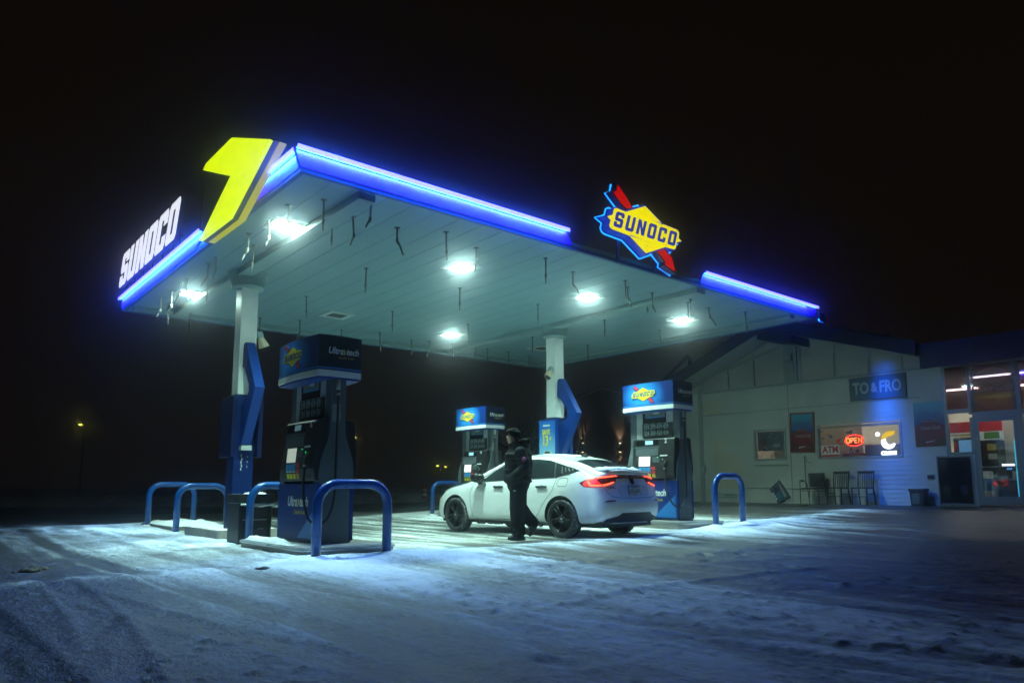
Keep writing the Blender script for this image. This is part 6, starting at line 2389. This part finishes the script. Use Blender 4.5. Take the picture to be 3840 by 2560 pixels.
g = MB(); g.box(-.22, .20, -.22, .22, .40, .445, .01); g.build("seat", M_brown, ac)
g = MB(); g.box(.20, .25, -.20, .20, .46, .84, .01); g.build("backrest", M_black, ac)
for s_ in (-1, 1):
    g = MB(); g.tube([(-.22, s_ * .26, 0), (-.21, s_ * .26, .60), (.0, s_ * .26, .62), (.16, s_ * .26, .55), (.27, s_ * .26, 0)], .012, 8); g.build("side_frame", M_mtl, ac)
    g = MB(); g.box(-.22, -.02, s_ * .26 - .025, s_ * .26 + .025, .625, .65, .006); g.build("armrest", M_brown, ac)
    g = MB(); g.tube([(.22, s_ * .225, .2), (.21, s_ * .225, .84)], .011, 8); g.build("back_post", M_mtl, ac)
g = MB(); g.tube([(-.21, -.25, .36), (-.21, .25, .36)], .010, 6); g.tube([(.20, -.25, .36), (.20, .25, .36)], .010, 6); g.build("crossbar", M_mtl, ac)
zb = gz(15.7, -.8)
bn = thing("waste_bin", "small black bin with pale front standing between wall and claw poster", "bin", 15.70, -.80, zb)
g = MB(); g.prism([(-.14, 0), (.14, 0), (.17, .36), (-.17, .36)], 'x', -.13, .13, .008); g.build("body", M_black, bn)
g = MB(); g.box(-.16, .16, -.185, .185, .361, .42, .01); g.build("lid", M_black, bn)
g = MB(); g.box(-.134, -.1305, -.06, .11, .06, .30); g.build("label_panel", M_grey, bn)

# ------------------------------------------------------------------ far background
bb = thing_w("brick_building", "dim brick building with two lit wall lamps far behind the right column", "building", (6.6, 50, 0), R(-6))
m_b, t_, out_ = new_mat("dark_brick")
b_ = t_.nodes.new("ShaderNodeBsdfPrincipled")
br = t_.nodes.new("ShaderNodeTexBrick")
br.inputs["Scale"].default_value = 1.4
br.inputs["Color1"].default_value = (.12, .075, .055, 1)
br.inputs["Color2"].default_value = (.07, .045, .035, 1)
br.inputs["Mortar"].default_value = (.13, .11, .10, 1)
tcn = t_.nodes.new("ShaderNodeTexCoord")
mpn = t_.nodes.new("ShaderNodeMapping")
mpn.inputs["Rotation"].default_value = (R(90), 0, 0)
t_.links.new(tcn.outputs["Object"], mpn.inputs["Vector"])
t_.links.new(mpn.outputs[0], br.inputs["Vector"])
t_.links.new(br.outputs["Color"], b_.inputs["Base Color"])
b_.inputs["Roughness"].default_value = .85
t_.links.new(b_.outputs[0], out_.inputs[0])
g = MB(); g.prism([(-2.4, 0), (4.6, 0), (4.6, 6.2), (-.4, 7.6), (-2.4, 6.7)], 'y', 0, 9); g.build("wall", m_b, bb)
g = MB(); g.prism([(-2.6, 6.62), (-.4, 7.62), (4.8, 6.15), (4.8, 6.40), (-.4, 7.90), (-2.6, 6.88)], 'y', -.3, 9.2); g.build("roof", mat("far_roof", (.10, .085, .075), .7), bb)
g = MB(); g.prism([(1.9, 4.2), (2.6, 4.2), (2.6, 5.4), (1.9, 5.4)], 'y', -.02, .0); g.build("window", M_blackgl, bb)
M_sc = emat("sconce_glow", (1.0, .80, .48), 9.0)
for xs_ in (-1.75, .80):
    g = MB(); g.box(xs_ - .09, xs_ + .09, -.22, -.02, 3.2, 3.75, .02); lm = g.build("wall_lamp", M_black, bb)
    for zz_, dn in ((3.78, 1), (3.17, -1)):
        g = MB(); g.lathe([(0, 0), (.07, 0), (.07, .01), (0, .01)], 12, (xs_, -.12, zz_)); g.build("lens", M_sc, lm)
        ld = bpy.data.lights.new("lamp", 'SPOT')
        ld.energy = 110
        ld.color = (1.0, .80, .50)
        ld.spot_size = R(64)
        ld.spot_blend = .8
        ld.shadow_soft_size = .05
        lo = bpy.data.objects.new("lamp", ld)
        C.objects.link(lo)
        lo.parent = lm
        lo.location = (xs_, -.14, zz_ + dn * .05)
        lo.rotation_euler = (R(180) if dn > 0 else 0, 0, 0)
hs = thing_w("gabled_house", "dark house whose pale sloping bargeboard shows left of the store roof", "house", (9.2, 44, 0), R(-20))
g = MB(); g.prism([(-2, 0), (4, 0), (4, 5), (1.6, 8.0), (-2, 4.6)], 'y', 0, 7); g.build("wall", mat("far_wall", (.16, .10, .06), .8), hs)
g = MB(); g.prism([(-2.3, 4.35), (1.6, 8.0), (1.6, 8.45), (-2.3, 4.8)], 'y', -.5, -.1); g.build("bargeboard", M_greylt, hs)
g = MB(); g.prism([(-2.3, 4.81), (1.6, 8.46), (4.4, 5.0), (4.4, 5.3), (1.6, 8.7), (-2.3, 5.0)], 'y', -.5, 7.3); g.build("roof", M_roofblue, hs)

M_sod = emat("sodium_glow", (1.0, .92, .12), 7.0)
M_pole = mat("lamp_pole", (.05, .05, .05), .5, metal=.5)
def street_lamp(label, x, y, z, two, r=.20):
    t2 = thing_w("street_lamp", label, "street lamp", (x, y, 0), 0, "street lamps far off in the dark")
    g = MB(); g.tube([(0, 0, -.2), (0, 0, z + .25)], [.10, .05], 8); g.tube([(0, 0, z + .2), (-.55 if two else -.35, -.1, z + .28)], .035, 6)
    if two: g.tube([(0, 0, z + .2), (.55, -.1, z + .28)], .035, 6)
    g.build("pole", M_pole, t2)
    for s_ in ((-1, 1) if two else (-1,)):
        g = MB(); g.add(blob((s_ * (.55 if two else .35), -.1, z + .20), (.30, .18, .10), None, 12)); hd_ = g.build("lamp_head", M_pole, t2)
        g = MB(); g.add(blob((s_ * (.55 if two else .35), -.1, z + .10), (r * (1 if s_ < 0 else .6), r * .8, r * .62), None, 12)); g.build("globe", M_sod, hd_)
street_lamp("yellow street lamp far off in the dark at the left edge", -41.2, 70, 6.75, False, .16)
street_lamp("yellow street lamp far off in the dark right of the near fuel pump", -16.5, 74, 5.75, True, .16)
street_lamp("left of two small yellow street lamps low in the dark left of the rear pump", -9.0, 92, 3.35, False, .14)
street_lamp("right of two small yellow street lamps low in the dark left of the rear pump", -8.0, 92, 3.25, False, .12)

def bare_tree(label, x, y, h, seed, spread=1.0):
    t2 = thing_w("bare_tree", label, "tree", (x, y, 0), seed, "bare winter trees beyond the lot")
    q = random.Random(seed)
    tr, cr_ = MB(), MB()
    def grow(p, d, L, r, lv):
        n = 4
        pts = [p]
        for k in range(n):
            d = (d + Vector((q.gauss(0, .12), q.gauss(0, .12), q.gauss(0.03, .06)))).normalized()
            pts.append(pts[-1] + d * (L / n))
        (tr if lv < 1 else cr_).tube(pts, [r * (1 - .12 * k) for k in range(n + 1)], 6 if lv < 2 else 4, False)
        if lv >= 4: return
        nb = 3 if lv == 0 else 3
        for k in range(nb + (2 if lv == 0 else 0)):
            a = q.uniform(0, 2 * math.pi)
            sp_ = q.uniform(.45, .95) * spread
            ax = d.orthogonal().normalized()
            nd = (d * math.cos(sp_) + (Matrix.Rotation(a, 3, d) @ ax) * math.sin(sp_)).normalized()
            b_ = pts[q.randint(2, n)]
            grow(b_, nd, L * q.uniform(.55, .78), r * .52, lv + 1)
    grow(Vector((0, 0, -.1)), Vector((0, 0, 1)), h * .36, h * .026, 0)
    M_bark = bpy.data.materials.get("bark") or mat("bark", (.035, .028, .022), .9, var=.4, scale=8)
    tr.build("trunk", M_bark, t2)
    cr_.build("crown", M_bark, t2)
bare_tree("bare tree faintly lit left of the right canopy column", 1.2, 46, 8.0, 3)
bare_tree("bare tree catching lamp light just right of the right canopy column", 5.2, 47.5, 8.5, 8)
bare_tree("bare tree in front of the brick wall between its two wall lamps", 6.9, 47.8, 7.0, 12)

# ------------------------------------------------------------------ cold haze hanging over the lot
g = MB()
g.box(-75, 75, -9, 110, -1.5, 24)
m_h, t_, out_ = new_mat("ice_haze")
pv = t_.nodes.new("ShaderNodeVolumePrincipled")
pv.inputs["Color"].default_value = (.86, .92, 1.0, 1)
pv.inputs["Density"].default_value = HAZE
pv.inputs["Anisotropy"].default_value = .985
t_.links.new(pv.outputs[0], out_.inputs["Volume"])
tag(g.build("haze", m_h), kind="stuff")
